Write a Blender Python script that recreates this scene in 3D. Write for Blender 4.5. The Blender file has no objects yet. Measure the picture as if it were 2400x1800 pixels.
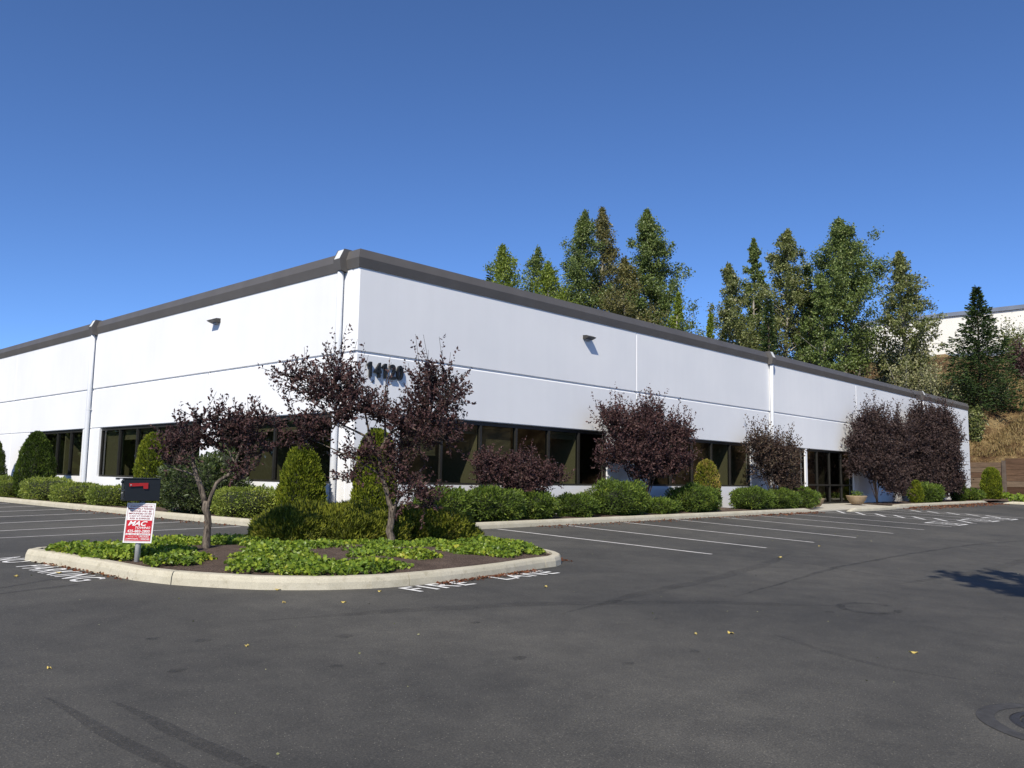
import bpy, math, random
import numpy as np
from mathutils import Vector, Matrix

random.seed(7)
RNG = np.random.default_rng(7)
SC = bpy.context.scene
COL = SC.collection

# ------------------------------------------------------------------ camera
FW = Vector((0.72645773, 0.67855037, 0.10875914))
RT = Vector((0.68115266, -0.73194712, 0.01686639))
UP = Vector((-0.09105064, -0.06182886, 0.99392503))
cam_data = bpy.data.cameras.new('camera')
cam_data.sensor_width = 36.0
cam_data.lens = 1976.9 / 2400 * 36
cam_data.clip_end = 2000
cam = bpy.data.objects.new('camera', cam_data)
cam.matrix_world = Matrix(((RT.x, UP.x, -FW.x, -12.0), (RT.y, UP.y, -FW.y, -16.294),
                           (RT.z, UP.z, -FW.z, 1.14), (0, 0, 0, 1)))
COL.objects.link(cam)
SC.camera = cam

# ------------------------------------------------------------------ world and sun
SUN_EL = math.radians(42.9)
SUN_H = Vector((-1.0, -0.545)).normalized()          # horizontal direction towards the sun
world = bpy.data.worlds.new('World')
SC.world = world
world.use_nodes = True
wn = world.node_tree
sky = wn.nodes.new('ShaderNodeTexSky')
sky.sky_type = 'NISHITA'
sky.sun_disc = False
sky.sun_elevation = SUN_EL
sky.sun_rotation = math.atan2(SUN_H.x, SUN_H.y)
sky.altitude = 0
sky.air_density = 0.56
sky.dust_density = 0.2
sky.ozone_density = 10.0
bg = wn.nodes['Background']
bg.inputs['Strength'].default_value = 0.147
wn.links.new(sky.outputs[0], bg.inputs['Color'])
sun_data = bpy.data.lights.new('sun', 'SUN')
sun_data.energy = 4.5
sun_data.angle = math.radians(0.53)
sun_data.color = (1.0, 0.925, 0.79)
sun = bpy.data.objects.new('sun', sun_data)
sdir = Vector((SUN_H.x * math.cos(SUN_EL), SUN_H.y * math.cos(SUN_EL), math.sin(SUN_EL)))
sun.rotation_euler = sdir.to_track_quat('Z', 'Y').to_euler()
sun.location = (-40, -22, 42)
COL.objects.link(sun)
SC.view_settings.view_transform = 'Standard'
SC.view_settings.look = 'None'
SC.view_settings.gamma = 1.0
SC.view_settings.exposure = 0.30
SC.view_settings.use_curve_mapping = False
SC.render.engine = 'CYCLES'
SC.cycles.max_bounces = 8
SC.cycles.transparent_max_bounces = 12
SC.cycles.use_denoising = True

# ------------------------------------------------------------------ helpers
def tag(o, label=None, cat=None, group=None, kind=None):
    if label: o['label'] = label
    if cat: o['category'] = cat
    if group: o['group'] = group
    if kind: o['kind'] = kind
    return o

def empty(name, loc=(0, 0, 0), rz=0.0):
    o = bpy.data.objects.new(name, None)
    o.empty_display_size = 0.2
    o.location = loc
    o.rotation_euler = (0, 0, rz)
    COL.objects.link(o)
    return o

def link_mesh(name, me, mat, parent=None):
    o = bpy.data.objects.new(name, me)
    if mat is not None:
        me.materials.append(mat)
    COL.objects.link(o)
    if parent is not None:
        o.parent = parent
    return o

def arr_mesh(name, V, F, mat, parent=None, smooth=False):
    """V (n,3) floats, F (m,k) ints, all faces of k corners."""
    V = np.ascontiguousarray(V, dtype=np.float32)
    F = np.ascontiguousarray(F, dtype=np.int32)
    me = bpy.data.meshes.new(name)
    m, k = F.shape
    me.vertices.add(len(V)); me.vertices.foreach_set('co', V.ravel())
    me.loops.add(m * k); me.loops.foreach_set('vertex_index', F.ravel())
    me.polygons.add(m)
    me.polygons.foreach_set('loop_start', np.arange(0, m * k, k, dtype=np.int32))
    me.polygons.foreach_set('loop_total', np.full(m, k, dtype=np.int32))
    if smooth:
        me.polygons.foreach_set('use_smooth', np.ones(m, dtype=bool))
    me.update(calc_edges=True)
    return link_mesh(name, me, mat, parent)

class MB:
    def __init__(s): s.v = []; s.f = []
    def add(s, vs, fs):
        n = len(s.v); s.v += [tuple(p) for p in vs]; s.f += [tuple(i + n for i in f) for f in fs]
    def hexa(s, p):      # p: 8 points, bottom ring then top ring
        s.add(p, [(3, 2, 1, 0), (4, 5, 6, 7), (0, 1, 5, 4), (1, 2, 6, 5), (2, 3, 7, 6), (3, 0, 4, 7)])
    def box(s, x0, x1, y0, y1, z0, z1, M=None):
        p = [(x0, y0, z0), (x1, y0, z0), (x1, y1, z0), (x0, y1, z0), (x0, y0, z1), (x1, y0, z1), (x1, y1, z1), (x0, y1, z1)]
        if M is not None: p = [M(*q) for q in p]
        s.hexa(p)
    def tube(s, pts, radii, n=8, cap=True, wob=0.0):
        pts = [Vector(p) for p in pts]; base = len(s.v); ref = Vector((0.31, 0.87, 0.38))
        for i, p in enumerate(pts):
            d = (pts[min(i + 1, len(pts) - 1)] - pts[max(i - 1, 0)]).normalized()
            a = d.cross(ref).normalized(); b = d.cross(a)
            for k in range(n):
                t = 2 * math.pi * k / n
                r = radii[i] * (1 + (random.uniform(-wob, wob) if wob else 0))
                s.v.append(tuple(p + a * (r * math.cos(t)) + b * (r * math.sin(t))))
        for i in range(len(pts) - 1):
            for k in range(n):
                a0 = base + i * n + k; a1 = base + i * n + (k + 1) % n
                s.f.append((a0, a1, a1 + n, a0 + n))
        if cap:
            s.f.append(tuple(base + k for k in range(n))[::-1])
            s.f.append(tuple(base + (len(pts) - 1) * n + k for k in range(n)))
    def lathe(s, prof, n=24, c=(0, 0, 0)):
        base = len(s.v)
        for r, z in prof:
            for k in range(n):
                t = 2 * math.pi * k / n
                s.v.append((c[0] + r * math.cos(t), c[1] + r * math.sin(t), c[2] + z))
        for i in range(len(prof) - 1):
            for k in range(n):
                a0 = base + i * n + k; a1 = base + i * n + (k + 1) % n
                s.f.append((a0, a1, a1 + n, a0 + n))
    def build(s, name, mat, parent=None, smooth=False, bevel=0.0):
        me = bpy.data.meshes.new(name)
        me.from_pydata(s.v, [], s.f); me.update()
        if smooth:
            me.polygons.foreach_set('use_smooth', [True] * len(me.polygons))
        o = link_mesh(name, me, mat, parent)
        if bevel:
            b = o.modifiers.new('edge', 'BEVEL'); b.width = bevel; b.segments = 2; b.limit_method = 'ANGLE'
        return o

def smooth01(t):
    t = min(max(t, 0.0), 1.0); return t * t * (3 - 2 * t)

def gz(x, y):
    """height of the parking lot"""
    yy = max(y, -45.0)
    return 0.036 * min(yy, 0) + 0.0028 * max(x, 0) + 0.0218 * max(min(x, 0), -60) * smooth01((y + 4) / 8)

# ------------------------------------------------------------------ materials
def mat_new(name):
    m = bpy.data.materials.new(name); m.use_nodes = True
    nt = m.node_tree
    return m, nt, nt.nodes['Principled BSDF']

def nd(nt, t, **kw):
    n = nt.nodes.new(t)
    for k, v in kw.items():
        if hasattr(n, k): setattr(n, k, v)
        else: n.inputs[k.replace('_', ' ')].default_value = v
    return n

def coords(nt):
    return nt.nodes.new('ShaderNodeNewGeometry').outputs['Position']

def noise(nt, vec, scale, detail=4.0, rough=0.55):
    n = nt.nodes.new('ShaderNodeTexNoise')
    n.inputs['Scale'].default_value = scale; n.inputs['Detail'].default_value = detail
    n.inputs['Roughness'].default_value = rough
    nt.links.new(vec, n.inputs['Vector'])
    return n.outputs['Fac']

def ramp(nt, fac, stops):
    r = nt.nodes.new('ShaderNodeValToRGB')
    e = r.color_ramp.elements
    while len(e) < len(stops): e.new(0.5)
    for el, (p, c) in zip(e, stops):
        el.position = p; el.color = (*c, 1) if len(c) == 3 else c
    nt.links.new(fac, r.inputs['Fac'])
    return r.outputs['Color']

def mixc(nt, fac, a, b, mode='MIX'):
    m = nt.nodes.new('ShaderNodeMix'); m.data_type = 'RGBA'; m.blend_type = mode
    for sock, v in ((m.inputs[0], fac), (m.inputs[6], a), (m.inputs[7], b)):
        if hasattr(v, 'type') and hasattr(v, 'links'): nt.links.new(v, sock)
        elif isinstance(v, tuple): sock.default_value = (*v, 1)
        else: sock.default_value = v
    return m.outputs[2]

def bump(nt, h, bs, strength, dist):
    b = nt.nodes.new('ShaderNodeBump'); b.inputs['Strength'].default_value = strength
    b.inputs['Distance'].default_value = dist
    nt.links.new(h, b.inputs['Height']); nt.links.new(b.outputs['Normal'], bs.inputs['Normal'])

def simple(name, col, rough=0.6, var=0.12, scale=3.0, metallic=0.0, bmp=0.0, bscale=60, spec=0.4):
    m, nt, bs = mat_new(name)
    p = coords(nt)
    f = noise(nt, p, scale, 5)
    lo = tuple(c * (1 - var) for c in col); hi = tuple(min(1, c * (1 + var)) for c in col)
    nt.links.new(ramp(nt, f, [(0.3, lo), (0.7, hi)]), bs.inputs['Base Color'])
    bs.inputs['Roughness'].default_value = rough; bs.inputs['Metallic'].default_value = metallic
    bs.inputs['Specular IOR Level'].default_value = spec
    if bmp: bump(nt, noise(nt, p, bscale, 3), bs, bmp, 0.01)
    return m

def leaf_mat(name, stops, transl=0.3, rough=0.5, gloss=0.12):
    """per-leaf colour from a random value for each leaf"""
    m = bpy.data.materials.new(name); m.use_nodes = True
    nt = m.node_tree; nt.nodes.clear()
    out = nt.nodes.new('ShaderNodeOutputMaterial')
    g = nt.nodes.new('ShaderNodeNewGeometry')
    big = noise(nt, g.outputs['Position'], 1.7, 2)
    ad = nd(nt, 'ShaderNodeMath', operation='MULTIPLY_ADD'); ad.inputs[1].default_value = 0.55
    nt.links.new(g.outputs['Random Per Island'], ad.inputs[0])
    sb = nd(nt, 'ShaderNodeMath', operation='MULTIPLY_ADD'); sb.inputs[1].default_value = 1.0; sb.inputs[2].default_value = -0.28
    nt.links.new(big, sb.inputs[0]); nt.links.new(sb.outputs[0], ad.inputs[2])
    c = ramp(nt, ad.outputs[0], stops)
    d = nt.nodes.new('ShaderNodeBsdfDiffuse'); t = nt.nodes.new('ShaderNodeBsdfTranslucent')
    gl = nt.nodes.new('ShaderNodeBsdfGlossy'); gl.inputs['Roughness'].default_value = rough
    gl.inputs['Color'].default_value = (1, 1, 1, 1)
    for s in (d, t): nt.links.new(c, s.inputs['Color'])
    m1 = nt.nodes.new('ShaderNodeMixShader'); m1.inputs[0].default_value = transl
    nt.links.new(d.outputs[0], m1.inputs[1]); nt.links.new(t.outputs[0], m1.inputs[2])
    fr = nt.nodes.new('ShaderNodeFresnel')
    mi = nd(nt, 'ShaderNodeMath', operation='MULTIPLY_ADD'); mi.inputs[1].default_value = 1 / 1.4 - 1.4; mi.inputs[2].default_value = 1.4
    nt.links.new(g.outputs['Backfacing'], mi.inputs[0]); nt.links.new(mi.outputs[0], fr.inputs['IOR'])
    ml = nd(nt, 'ShaderNodeMath', operation='MULTIPLY'); ml.inputs[1].default_value = gloss * 5.0
    nt.links.new(fr.outputs[0], ml.inputs[0])
    m2 = nt.nodes.new('ShaderNodeMixShader'); nt.links.new(ml.outputs[0], m2.inputs[0])
    nt.links.new(m1.outputs[0], m2.inputs[1]); nt.links.new(gl.outputs[0], m2.inputs[2])
    nt.links.new(m2.outputs[0], out.inputs['Surface'])
    return m

def asphalt():
    m, nt, bs = mat_new('asphalt')
    p = coords(nt)
    big = ramp(nt, noise(nt, p, 0.20, 6, 0.62), [(0.34, (0.049, 0.048, 0.045)), (0.64, (0.092, 0.088, 0.078))])
    mid = ramp(nt, noise(nt, p, 2.3, 6, 0.65), [(0.3, (0.8, 0.8, 0.8)), (0.72, (1.2, 1.19, 1.16))])
    c = mixc(nt, 1.0, big, mid, 'MULTIPLY')
    fine = ramp(nt, noise(nt, p, 75, 2, 0.7), [(0.34, (0.60, 0.60, 0.61)), (0.55, (1.0, 1.0, 1.0)), (0.72, (1.65, 1.6, 1.5))])
    c = mixc(nt, 0.85, c, fine, 'MULTIPLY')
    vo = nt.nodes.new('ShaderNodeTexVoronoi'); vo.inputs['Scale'].default_value = 42
    nt.links.new(p, vo.inputs['Vector'])
    spk = ramp(nt, vo.outputs['Distance'], [(0.10, (1, 1, 1)), (0.2, (0, 0, 0))])
    sel = nd(nt, 'ShaderNodeMath', operation='GREATER_THAN'); sel.inputs[1].default_value = 0.72
    sepc = nt.nodes.new('ShaderNodeSeparateColor'); nt.links.new(vo.outputs['Color'], sepc.inputs[0])
    nt.links.new(sepc.outputs[0], sel.inputs[0])
    mu = nd(nt, 'ShaderNodeMath', operation='MULTIPLY'); nt.links.new(spk, mu.inputs[0]); nt.links.new(sel.outputs[0], mu.inputs[1])
    c = mixc(nt, mu.outputs[0], c, (0.24, 0.225, 0.19))
    nt.links.new(c, bs.inputs['Base Color'])
    bs.inputs['Roughness'].default_value = 0.82
    bs.inputs['Specular IOR Level'].default_value = 0.35
    bump(nt, noise(nt, p, 90, 3, 0.7), bs, 0.7, 0.008)
    return m

def wall_paint():
    m, nt, bs = mat_new('white_wall_paint')
    p = coords(nt)
    a = ramp(nt, noise(nt, p, 0.35, 4), [(0.3, (0.735, 0.745, 0.76)), (0.7, (0.80, 0.805, 0.81))])
    # faint rain streaks: noise stretched downwards
    mp = nt.nodes.new('ShaderNodeMapping'); mp.inputs['Scale'].default_value = (2.2, 2.2, 0.12)
    nt.links.new(p, mp.inputs['Vector'])
    st = ramp(nt, noise(nt, mp.outputs[0], 1.5, 6, 0.6), [(0.35, (0.985, 0.985, 0.984)), (0.6, (1, 1, 1))])
    c = mixc(nt, 1.0, a, st, 'MULTIPLY')
    nt.links.new(c, bs.inputs['Base Color'])
    bs.inputs['Roughness'].default_value = 0.75; bs.inputs['Specular IOR Level'].default_value = 0.25
    bump(nt, noise(nt, p, 25, 4), bs, 0.12, 0.01)
    return m

def concrete(name, lo, hi, dark):
    m, nt, bs = mat_new(name)
    p = coords(nt)
    c = ramp(nt, noise(nt, p, 2.2, 6, 0.65), [(0.3, lo), (0.7, hi)])
    st = ramp(nt, noise(nt, p, 9, 5, 0.7), [(0.30, dark), (0.46, (1, 1, 1))])
    c = mixc(nt, 0.8, c, st, 'MULTIPLY')
    sp = ramp(nt, noise(nt, p, 120, 2), [(0.3, (0.82, 0.82, 0.82)), (0.7, (1.12, 1.12, 1.1))])
    c = mixc(nt, 1.0, c, sp, 'MULTIPLY')
    nt.links.new(c, bs.inputs['Base Color'])
    bs.inputs['Roughness'].default_value = 0.85; bs.inputs['Specular IOR Level'].default_value = 0.25
    bump(nt, noise(nt, p, 70, 4), bs, 0.35, 0.006)
    return m

def glass_mat():
    m = bpy.data.materials.new('tinted_window_glass'); m.use_nodes = True
    nt = m.node_tree; nt.nodes.clear()
    out = nt.nodes.new('ShaderNodeOutputMaterial')
    tr = nt.nodes.new('ShaderNodeBsdfTransparent'); tr.inputs['Color'].default_value = (0.33, 0.34, 0.28, 1)
    gl = nt.nodes.new('ShaderNodeBsdfGlossy'); gl.inputs['Roughness'].default_value = 0.01
    gl.inputs['Color'].default_value = (0.8, 0.8, 0.8, 1)
    fr = nt.nodes.new('ShaderNodeFresnel')
    ge = nt.nodes.new('ShaderNodeNewGeometry')           # a single sheet: same reflectance from both sides
    mi = nd(nt, 'ShaderNodeMath', operation='MULTIPLY_ADD'); mi.inputs[1].default_value = 1 / 1.5 - 1.5; mi.inputs[2].default_value = 1.5
    nt.links.new(ge.outputs['Backfacing'], mi.inputs[0]); nt.links.new(mi.outputs[0], fr.inputs['IOR'])
    mx = nt.nodes.new('ShaderNodeMixShader')
    nt.links.new(fr.outputs[0], mx.inputs[0]); nt.links.new(tr.outputs[0], mx.inputs[1]); nt.links.new(gl.outputs[0], mx.inputs[2])
    nt.links.new(mx.outputs[0], out.inputs['Surface'])
    return m

def paint_mat(name, col, wear=0.5, scale=14, amount=1.0, soft=0.06):
    """road paint with worn gaps"""
    m = bpy.data.materials.new(name); m.use_nodes = True
    nt = m.node_tree; bs = nt.nodes['Principled BSDF']; out = nt.nodes['Material Output']
    p = coords(nt)
    c = ramp(nt, noise(nt, p, 6, 5), [(0.3, tuple(v * 0.72 for v in col)), (0.7, col)])
    nt.links.new(c, bs.inputs['Base Color']); bs.inputs['Roughness'].default_value = 0.7
    tr = nt.nodes.new('ShaderNodeBsdfTransparent')
    a = ramp(nt, noise(nt, p, scale, 6, 0.7), [(wear - soft, (0, 0, 0)), (wear + soft, (amount,) * 3)])
    mx = nt.nodes.new('ShaderNodeMixShader')
    nt.links.new(a, mx.inputs[0]); nt.links.new(tr.outputs[0], mx.inputs[1]); nt.links.new(bs.outputs[0], mx.inputs[2])
    nt.links.new(mx.outputs[0], out.inputs['Surface'])
    return m

def bark_mat(name, lo, hi, scale=22):
    m, nt, bs = mat_new(name)
    p = coords(nt)
    mp = nt.nodes.new('ShaderNodeMapping'); mp.inputs['Scale'].default_value = (1, 1, 0.22)
    nt.links.new(p, mp.inputs['Vector'])
    n = noise(nt, mp.outputs[0], scale, 5, 0.7)
    nt.links.new(ramp(nt, n, [(0.38, lo), (0.62, hi)]), bs.inputs['Base Color'])
    bs.inputs['Roughness'].default_value = 0.9; bs.inputs['Specular IOR Level'].default_value = 0.15
    bump(nt, n, bs, 0.9, 0.02)
    return m

def soil_mat():
    m, nt, bs = mat_new('bark_mulch')
    p = coords(nt)
    c = ramp(nt, noise(nt, p, 3, 6, 0.7), [(0.3, (0.085, 0.062, 0.050)), (0.7, (0.17, 0.128, 0.104))])
    f = ramp(nt, noise(nt, p, 60, 3, 0.8), [(0.35, (0.4, 0.4, 0.4)), (0.55, (1, 1, 1)), (0.7, (2.2, 2.0, 1.8))])
    nt.links.new(mixc(nt, 1.0, c, f, 'MULTIPLY'), bs.inputs['Base Color'])
    bs.inputs['Roughness'].default_value = 0.95; bs.inputs['Specular IOR Level'].default_value = 0.1
    bump(nt, noise(nt, p, 45, 5, 0.8), bs, 1.0, 0.03)
    return m

def hill_mat():
    m, nt, bs = mat_new('dry_bank')
    p = coords(nt)
    mp = nt.nodes.new('ShaderNodeMapping'); mp.inputs['Scale'].default_value = (0.6, 1.0, 1.6)
    nt.links.new(p, mp.inputs['Vector'])
    c = ramp(nt, noise(nt, mp.outputs[0], 0.45, 6, 0.7), [(0.36, (0.075, 0.045, 0.028)), (0.47, (0.15, 0.095, 0.05)), (0.56, (0.30, 0.22, 0.11)), (0.72, (0.36, 0.28, 0.15))])
    f = ramp(nt, noise(nt, p, 7, 5, 0.75), [(0.35, (0.6, 0.6, 0.6)), (0.65, (1.25, 1.2, 1.15))])
    nt.links.new(mixc(nt, 1.0, c, f, 'MULTIPLY'), bs.inputs['Base Color'])
    bs.inputs['Roughness'].default_value = 1.0; bs.inputs['Specular IOR Level'].default_value = 0.05
    bump(nt, noise(nt, p, 6, 6, 0.75), bs, 1.0, 0.25)
    return m

def wood_mat():
    m, nt, bs = mat_new('weathered_timber')
    p = coords(nt)
    mp = nt.nodes.new('ShaderNodeMapping'); mp.inputs['Scale'].default_value = (1, 0.25, 2.5)
    nt.links.new(p, mp.inputs['Vector'])
    ob = nt.nodes.new('ShaderNodeObjectInfo')
    tone = ramp(nt, ob.outputs['Random'], [(0.0, (0.060, 0.034, 0.022)), (0.5, (0.12, 0.075, 0.05)), (1.0, (0.17, 0.13, 0.095))])
    g = ramp(nt, noise(nt, mp.outputs[0], 5, 6, 0.7), [(0.3, (0.6, 0.6, 0.6)), (0.7, (1.3, 1.25, 1.2))])
    nt.links.new(mixc(nt, 1.0, tone, g, 'MULTIPLY'), bs.inputs['Base Color'])
    bs.inputs['Roughness'].default_value = 0.9; bs.inputs['Specular IOR Level'].default_value = 0.15
    return m

M = dict(
    asphalt=asphalt(), wall=wall_paint(), glass=glass_mat(), soil=soil_mat(), hill=hill_mat(), wood=wood_mat(),
    curb=concrete('curb_concrete', (0.43, 0.395, 0.30), (0.53, 0.49, 0.39), (0.74, 0.72, 0.68)),
    walk=concrete('sidewalk_concrete', (0.40, 0.37, 0.31), (0.50, 0.47, 0.40), (0.75, 0.73, 0.7)),
    fascia=simple('bronze_sheet_metal', (0.098, 0.092, 0.087), 0.5, 0.10, 1.2),
    flash=simple('pale_flashing', (0.62, 0.64, 0.62), 0.5, 0.08, 4),
    frame=simple('dark_bronze_frame', (0.022, 0.021, 0.018), 0.4, 0.15, 4),
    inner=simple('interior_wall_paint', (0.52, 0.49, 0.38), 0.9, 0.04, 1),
    innerd=simple('carpet_and_room_shade', (0.07, 0.065, 0.055), 0.95, 0.1, 2),  # carpet tone, also painted on ceiling and deep walls as room shade
    blind=simple('window_blind_vinyl', (0.50, 0.47, 0.37), 0.6, 0.05, 3),
    lamp=simple('lamp_housing', (0.045, 0.043, 0.041), 0.45, 0.1, 5),
    lens=simple('lamp_lens', (0.25, 0.25, 0.25), 0.2, 0.1, 5),
    digit=simple('black_numeral', (0.012, 0.012, 0.013), 0.4, 0.1, 5),
    pipe=simple('pipe_paint', (0.60, 0.62, 0.65), 0.6, 0.04, 2),
    line=paint_mat('white_line_paint', (0.62, 0.60, 0.57), 0.33, 16),
    stencil=paint_mat('white_stencil_paint', (0.80, 0.79, 0.76), 0.36, 11),
    tyre=paint_mat('tyre_rubber_mark', (0.020, 0.020, 0.021), 0.50, 30, 0.36, 0.25),
    arc=paint_mat('worn_wheel_path', (0.026, 0.025, 0.025), 0.46, 3.5, 0.20, 0.22),
    seal=paint_mat('crack_sealant', (0.024, 0.023, 0.022), 0.52, 9, 0.42, 0.18),
    blackm=simple('black_mailbox_paint', (0.012, 0.013, 0.014), 0.35, 0.1, 6),
    red=simple('red_paint', (0.33, 0.014, 0.014), 0.4, 0.08, 8),
    signw=simple('sign_white', (0.74, 0.73, 0.72), 0.45, 0.03, 8),
    signr=simple('sign_red', (0.46, 0.010, 0.020), 0.45, 0.05, 8),
    signdk=simple('sign_dark_red', (0.23, 0.008, 0.02), 0.45, 0.05, 8),
    steel=simple('galvanised_post', (0.42, 0.43, 0.42), 0.5, 0.1, 8, 0.2),
    iron=simple('cast_iron', (0.045, 0.043, 0.042), 0.6, 0.25, 25, 0.3, 0.4, 80),
    patch=simple('asphalt_patch', (0.046, 0.045, 0.045), 0.85, 0.3, 12, 0, 0.6, 90),
    bowl=concrete('exposed_aggregate', (0.26, 0.19, 0.12), (0.38, 0.29, 0.19), (0.6, 0.55, 0.5)),
    bark=bark_mat('plum_bark', (0.030, 0.024, 0.021), (0.20, 0.165, 0.13), 30),
    twig=simple('dark_twig', (0.035, 0.024, 0.02), 0.9, 0.2, 10),
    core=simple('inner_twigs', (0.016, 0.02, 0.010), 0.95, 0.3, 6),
    palebark=bark_mat('pale_bark', (0.16, 0.145, 0.12), (0.40, 0.37, 0.32), 6),
    darkbark=bark_mat('fir_bark', (0.04, 0.03, 0.022), (0.10, 0.08, 0.06), 8),
    upper=simple('cream_wall_paint', (0.78, 0.76, 0.70), 0.8, 0.03, 0.5),
    uppercap=simple('grey_cap', (0.17, 0.20, 0.26), 0.6, 0.1, 1),
    roof=simple('roof_membrane', (0.28, 0.27, 0.25), 0.9, 0.1, 1),
    steelpost=simple('weathered_steel_pile', (0.10, 0.075, 0.06), 0.8, 0.25, 3),
)
L = dict(
    purple=leaf_mat('plum_leaf', [(0.0, (0.029, 0.015, 0.016)), (0.45, (0.071, 0.034, 0.034)), (0.8, (0.109, 0.060, 0.054)), (1.0, (0.179, 0.122, 0.098))], 0.22, 0.5, 0.08),
    purpledark=leaf_mat('dark_plum_leaf', [(0.0, (0.024, 0.015, 0.015)), (0.45, (0.060, 0.037, 0.034)), (0.8, (0.092, 0.062, 0.054)), (1.0, (0.15, 0.115, 0.095))], 0.22, 0.5, 0.08),
    purplegreen=leaf_mat('bronze_plum_leaf', [(0, (0.025, 0.016, 0.013)), (0.45, (0.074, 0.045, 0.034)), (0.8, (0.109, 0.082, 0.053)), (1, (0.153, 0.139, 0.079))], 0.22, 0.5, 0.08),
    yew=leaf_mat('yew_leaf', [(0, (0.035, 0.056, 0.011)), (0.4, (0.088, 0.142, 0.020)), (0.75, (0.158, 0.223, 0.031)), (1, (0.285, 0.296, 0.050))], 0.3, 0.5, 0.08),
    box=leaf_mat('box_leaf', [(0, (0.068, 0.100, 0.018)), (0.4, (0.170, 0.226, 0.034)), (0.75, (0.285, 0.332, 0.054)), (1, (0.455, 0.440, 0.093))], 0.3, 0.45, 0.10),
    arb=leaf_mat('arborvitae_spray', [(0, (0.048, 0.069, 0.008)), (0.45, (0.133, 0.174, 0.015)), (0.8, (0.231, 0.255, 0.024)), (1, (0.332, 0.314, 0.040))], 0.3, 0.5, 0.06),
    arbyel=leaf_mat('arborvitae_scorched', [(0, (0.075, 0.098, 0.012)), (0.35, (0.180, 0.210, 0.019)), (0.6, (0.285, 0.224, 0.054)), (1, (0.375, 0.266, 0.096))], 0.3, 0.5, 0.06),
    arbdark=leaf_mat('arborvitae_dark', [(0, (0.021, 0.036, 0.006)), (0.45, (0.057, 0.095, 0.012)), (0.8, (0.099, 0.140, 0.018)), (1, (0.150, 0.168, 0.030))], 0.3, 0.5, 0.06),
    juniper=leaf_mat('juniper_needle', [(0, (0.057, 0.075, 0.012)), (0.4, (0.155, 0.179, 0.024)), (0.75, (0.246, 0.258, 0.031)), (1, (0.387, 0.280, 0.079))], 0.25, 0.5, 0.05),
    coton=leaf_mat('dark_shrub_leaf', [(0, (0.021, 0.036, 0.013)), (0.45, (0.054, 0.081, 0.023)), (0.8, (0.099, 0.126, 0.036)), (1, (0.150, 0.168, 0.065))], 0.25, 0.4, 0.14),
    ivy=leaf_mat('ivy_leaf', [(0, (0.056, 0.099, 0.016)), (0.4, (0.152, 0.238, 0.026)), (0.75, (0.272, 0.343, 0.036)), (1, (0.511, 0.449, 0.058))], 0.3, 0.4, 0.12),
    cot=leaf_mat('cottonwood_leaf', [(0, (0.043, 0.066, 0.018)), (0.4, (0.112, 0.158, 0.038)), (0.75, (0.183, 0.239, 0.063)), (1, (0.388, 0.397, 0.191))], 0.3, 0.35, 0.14),
    cotbrown=leaf_mat('cottonwood_leaf_brown', [(0, (0.052, 0.057, 0.021)), (0.4, (0.133, 0.137, 0.045)), (0.75, (0.226, 0.194, 0.064)), (1, (0.365, 0.331, 0.152))], 0.3, 0.35, 0.14),
    cotyel=leaf_mat('cottonwood_leaf_pale', [(0, (0.058, 0.073, 0.022)), (0.4, (0.140, 0.168, 0.048)), (0.75, (0.248, 0.263, 0.092)), (1, (0.544, 0.495, 0.315))], 0.3, 0.35, 0.14),
    bright=leaf_mat('light_green_leaf', [(0, (0.075, 0.113, 0.015)), (0.4, (0.164, 0.224, 0.029)), (0.75, (0.238, 0.292, 0.046)), (1, (0.327, 0.359, 0.079))], 0.35, 0.4, 0.1),
    silver=leaf_mat('silvery_leaf', [(0.0, (0.060, 0.072, 0.028)), (0.4, (0.168, 0.180, 0.072)), (0.7, (0.384, 0.372, 0.198)), (1.0, (0.660, 0.636, 0.440))], 0.3, 0.5, 0.06),
    fir=leaf_mat('fir_needle', [(0, (0.015, 0.031, 0.011)), (0.45, (0.040, 0.071, 0.019)), (0.8, (0.069, 0.106, 0.026)), (1, (0.131, 0.155, 0.046))], 0.2, 0.5, 0.06),
    dry=leaf_mat('dry_grass_blade', [(0.0, (0.115, 0.075, 0.033)), (0.4, (0.276, 0.201, 0.088)), (0.8, (0.414, 0.322, 0.154)), (1.0, (0.529, 0.437, 0.242))], 0.3, 0.6, 0.03),
    litter=leaf_mat('fallen_red_brown_leaf', [(0.0, (0.05, 0.02, 0.012)), (0.5, (0.16, 0.06, 0.03)), (1.0, (0.30, 0.14, 0.06))], 0.2, 0.6, 0.05),
    fallen=leaf_mat('fallen_yellow_leaf', [(0.0, (0.42, 0.28, 0.06)), (0.5, (0.60, 0.46, 0.13)), (1.0, (0.66, 0.58, 0.28))], 0.2, 0.5, 0.05),
)

# ------------------------------------------------------------------ the setting
def axis(breaks):
    out = []
    for a, b, st in breaks: out += list(np.arange(a, b, st))
    return np.array(out + [breaks[-1][1]])

def grid_sheet(name, xs, ys, zf, mat):
    nx, ny = len(xs), len(ys)
    V = np.array([(x, y, zf(x, y)) for y in ys for x in xs])
    i = np.arange(nx - 1)[None, :] + np.arange(ny - 1)[:, None] * nx
    F = np.stack([i, i + 1, i + 1 + nx, i + nx], -1).reshape(-1, 4)
    return arr_mesh(name, V, F, mat, smooth=True)

lot = grid_sheet('parking_lot', axis([(-90, -20, 5), (-20, 6, 0.5), (6, 57, 1.5)]), axis([(-70, -22, 4), (-22, 6, 0.5), (6, 60, 2)]), gz, M['asphalt'])
tag(lot, kind='structure')
gnd = grid_sheet('ground', axis([(-700, 700, 70)]), axis([(-700, 700, 70)]), lambda x, y: -3.2, M['hill'])
tag(gnd, kind='structure')

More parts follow.
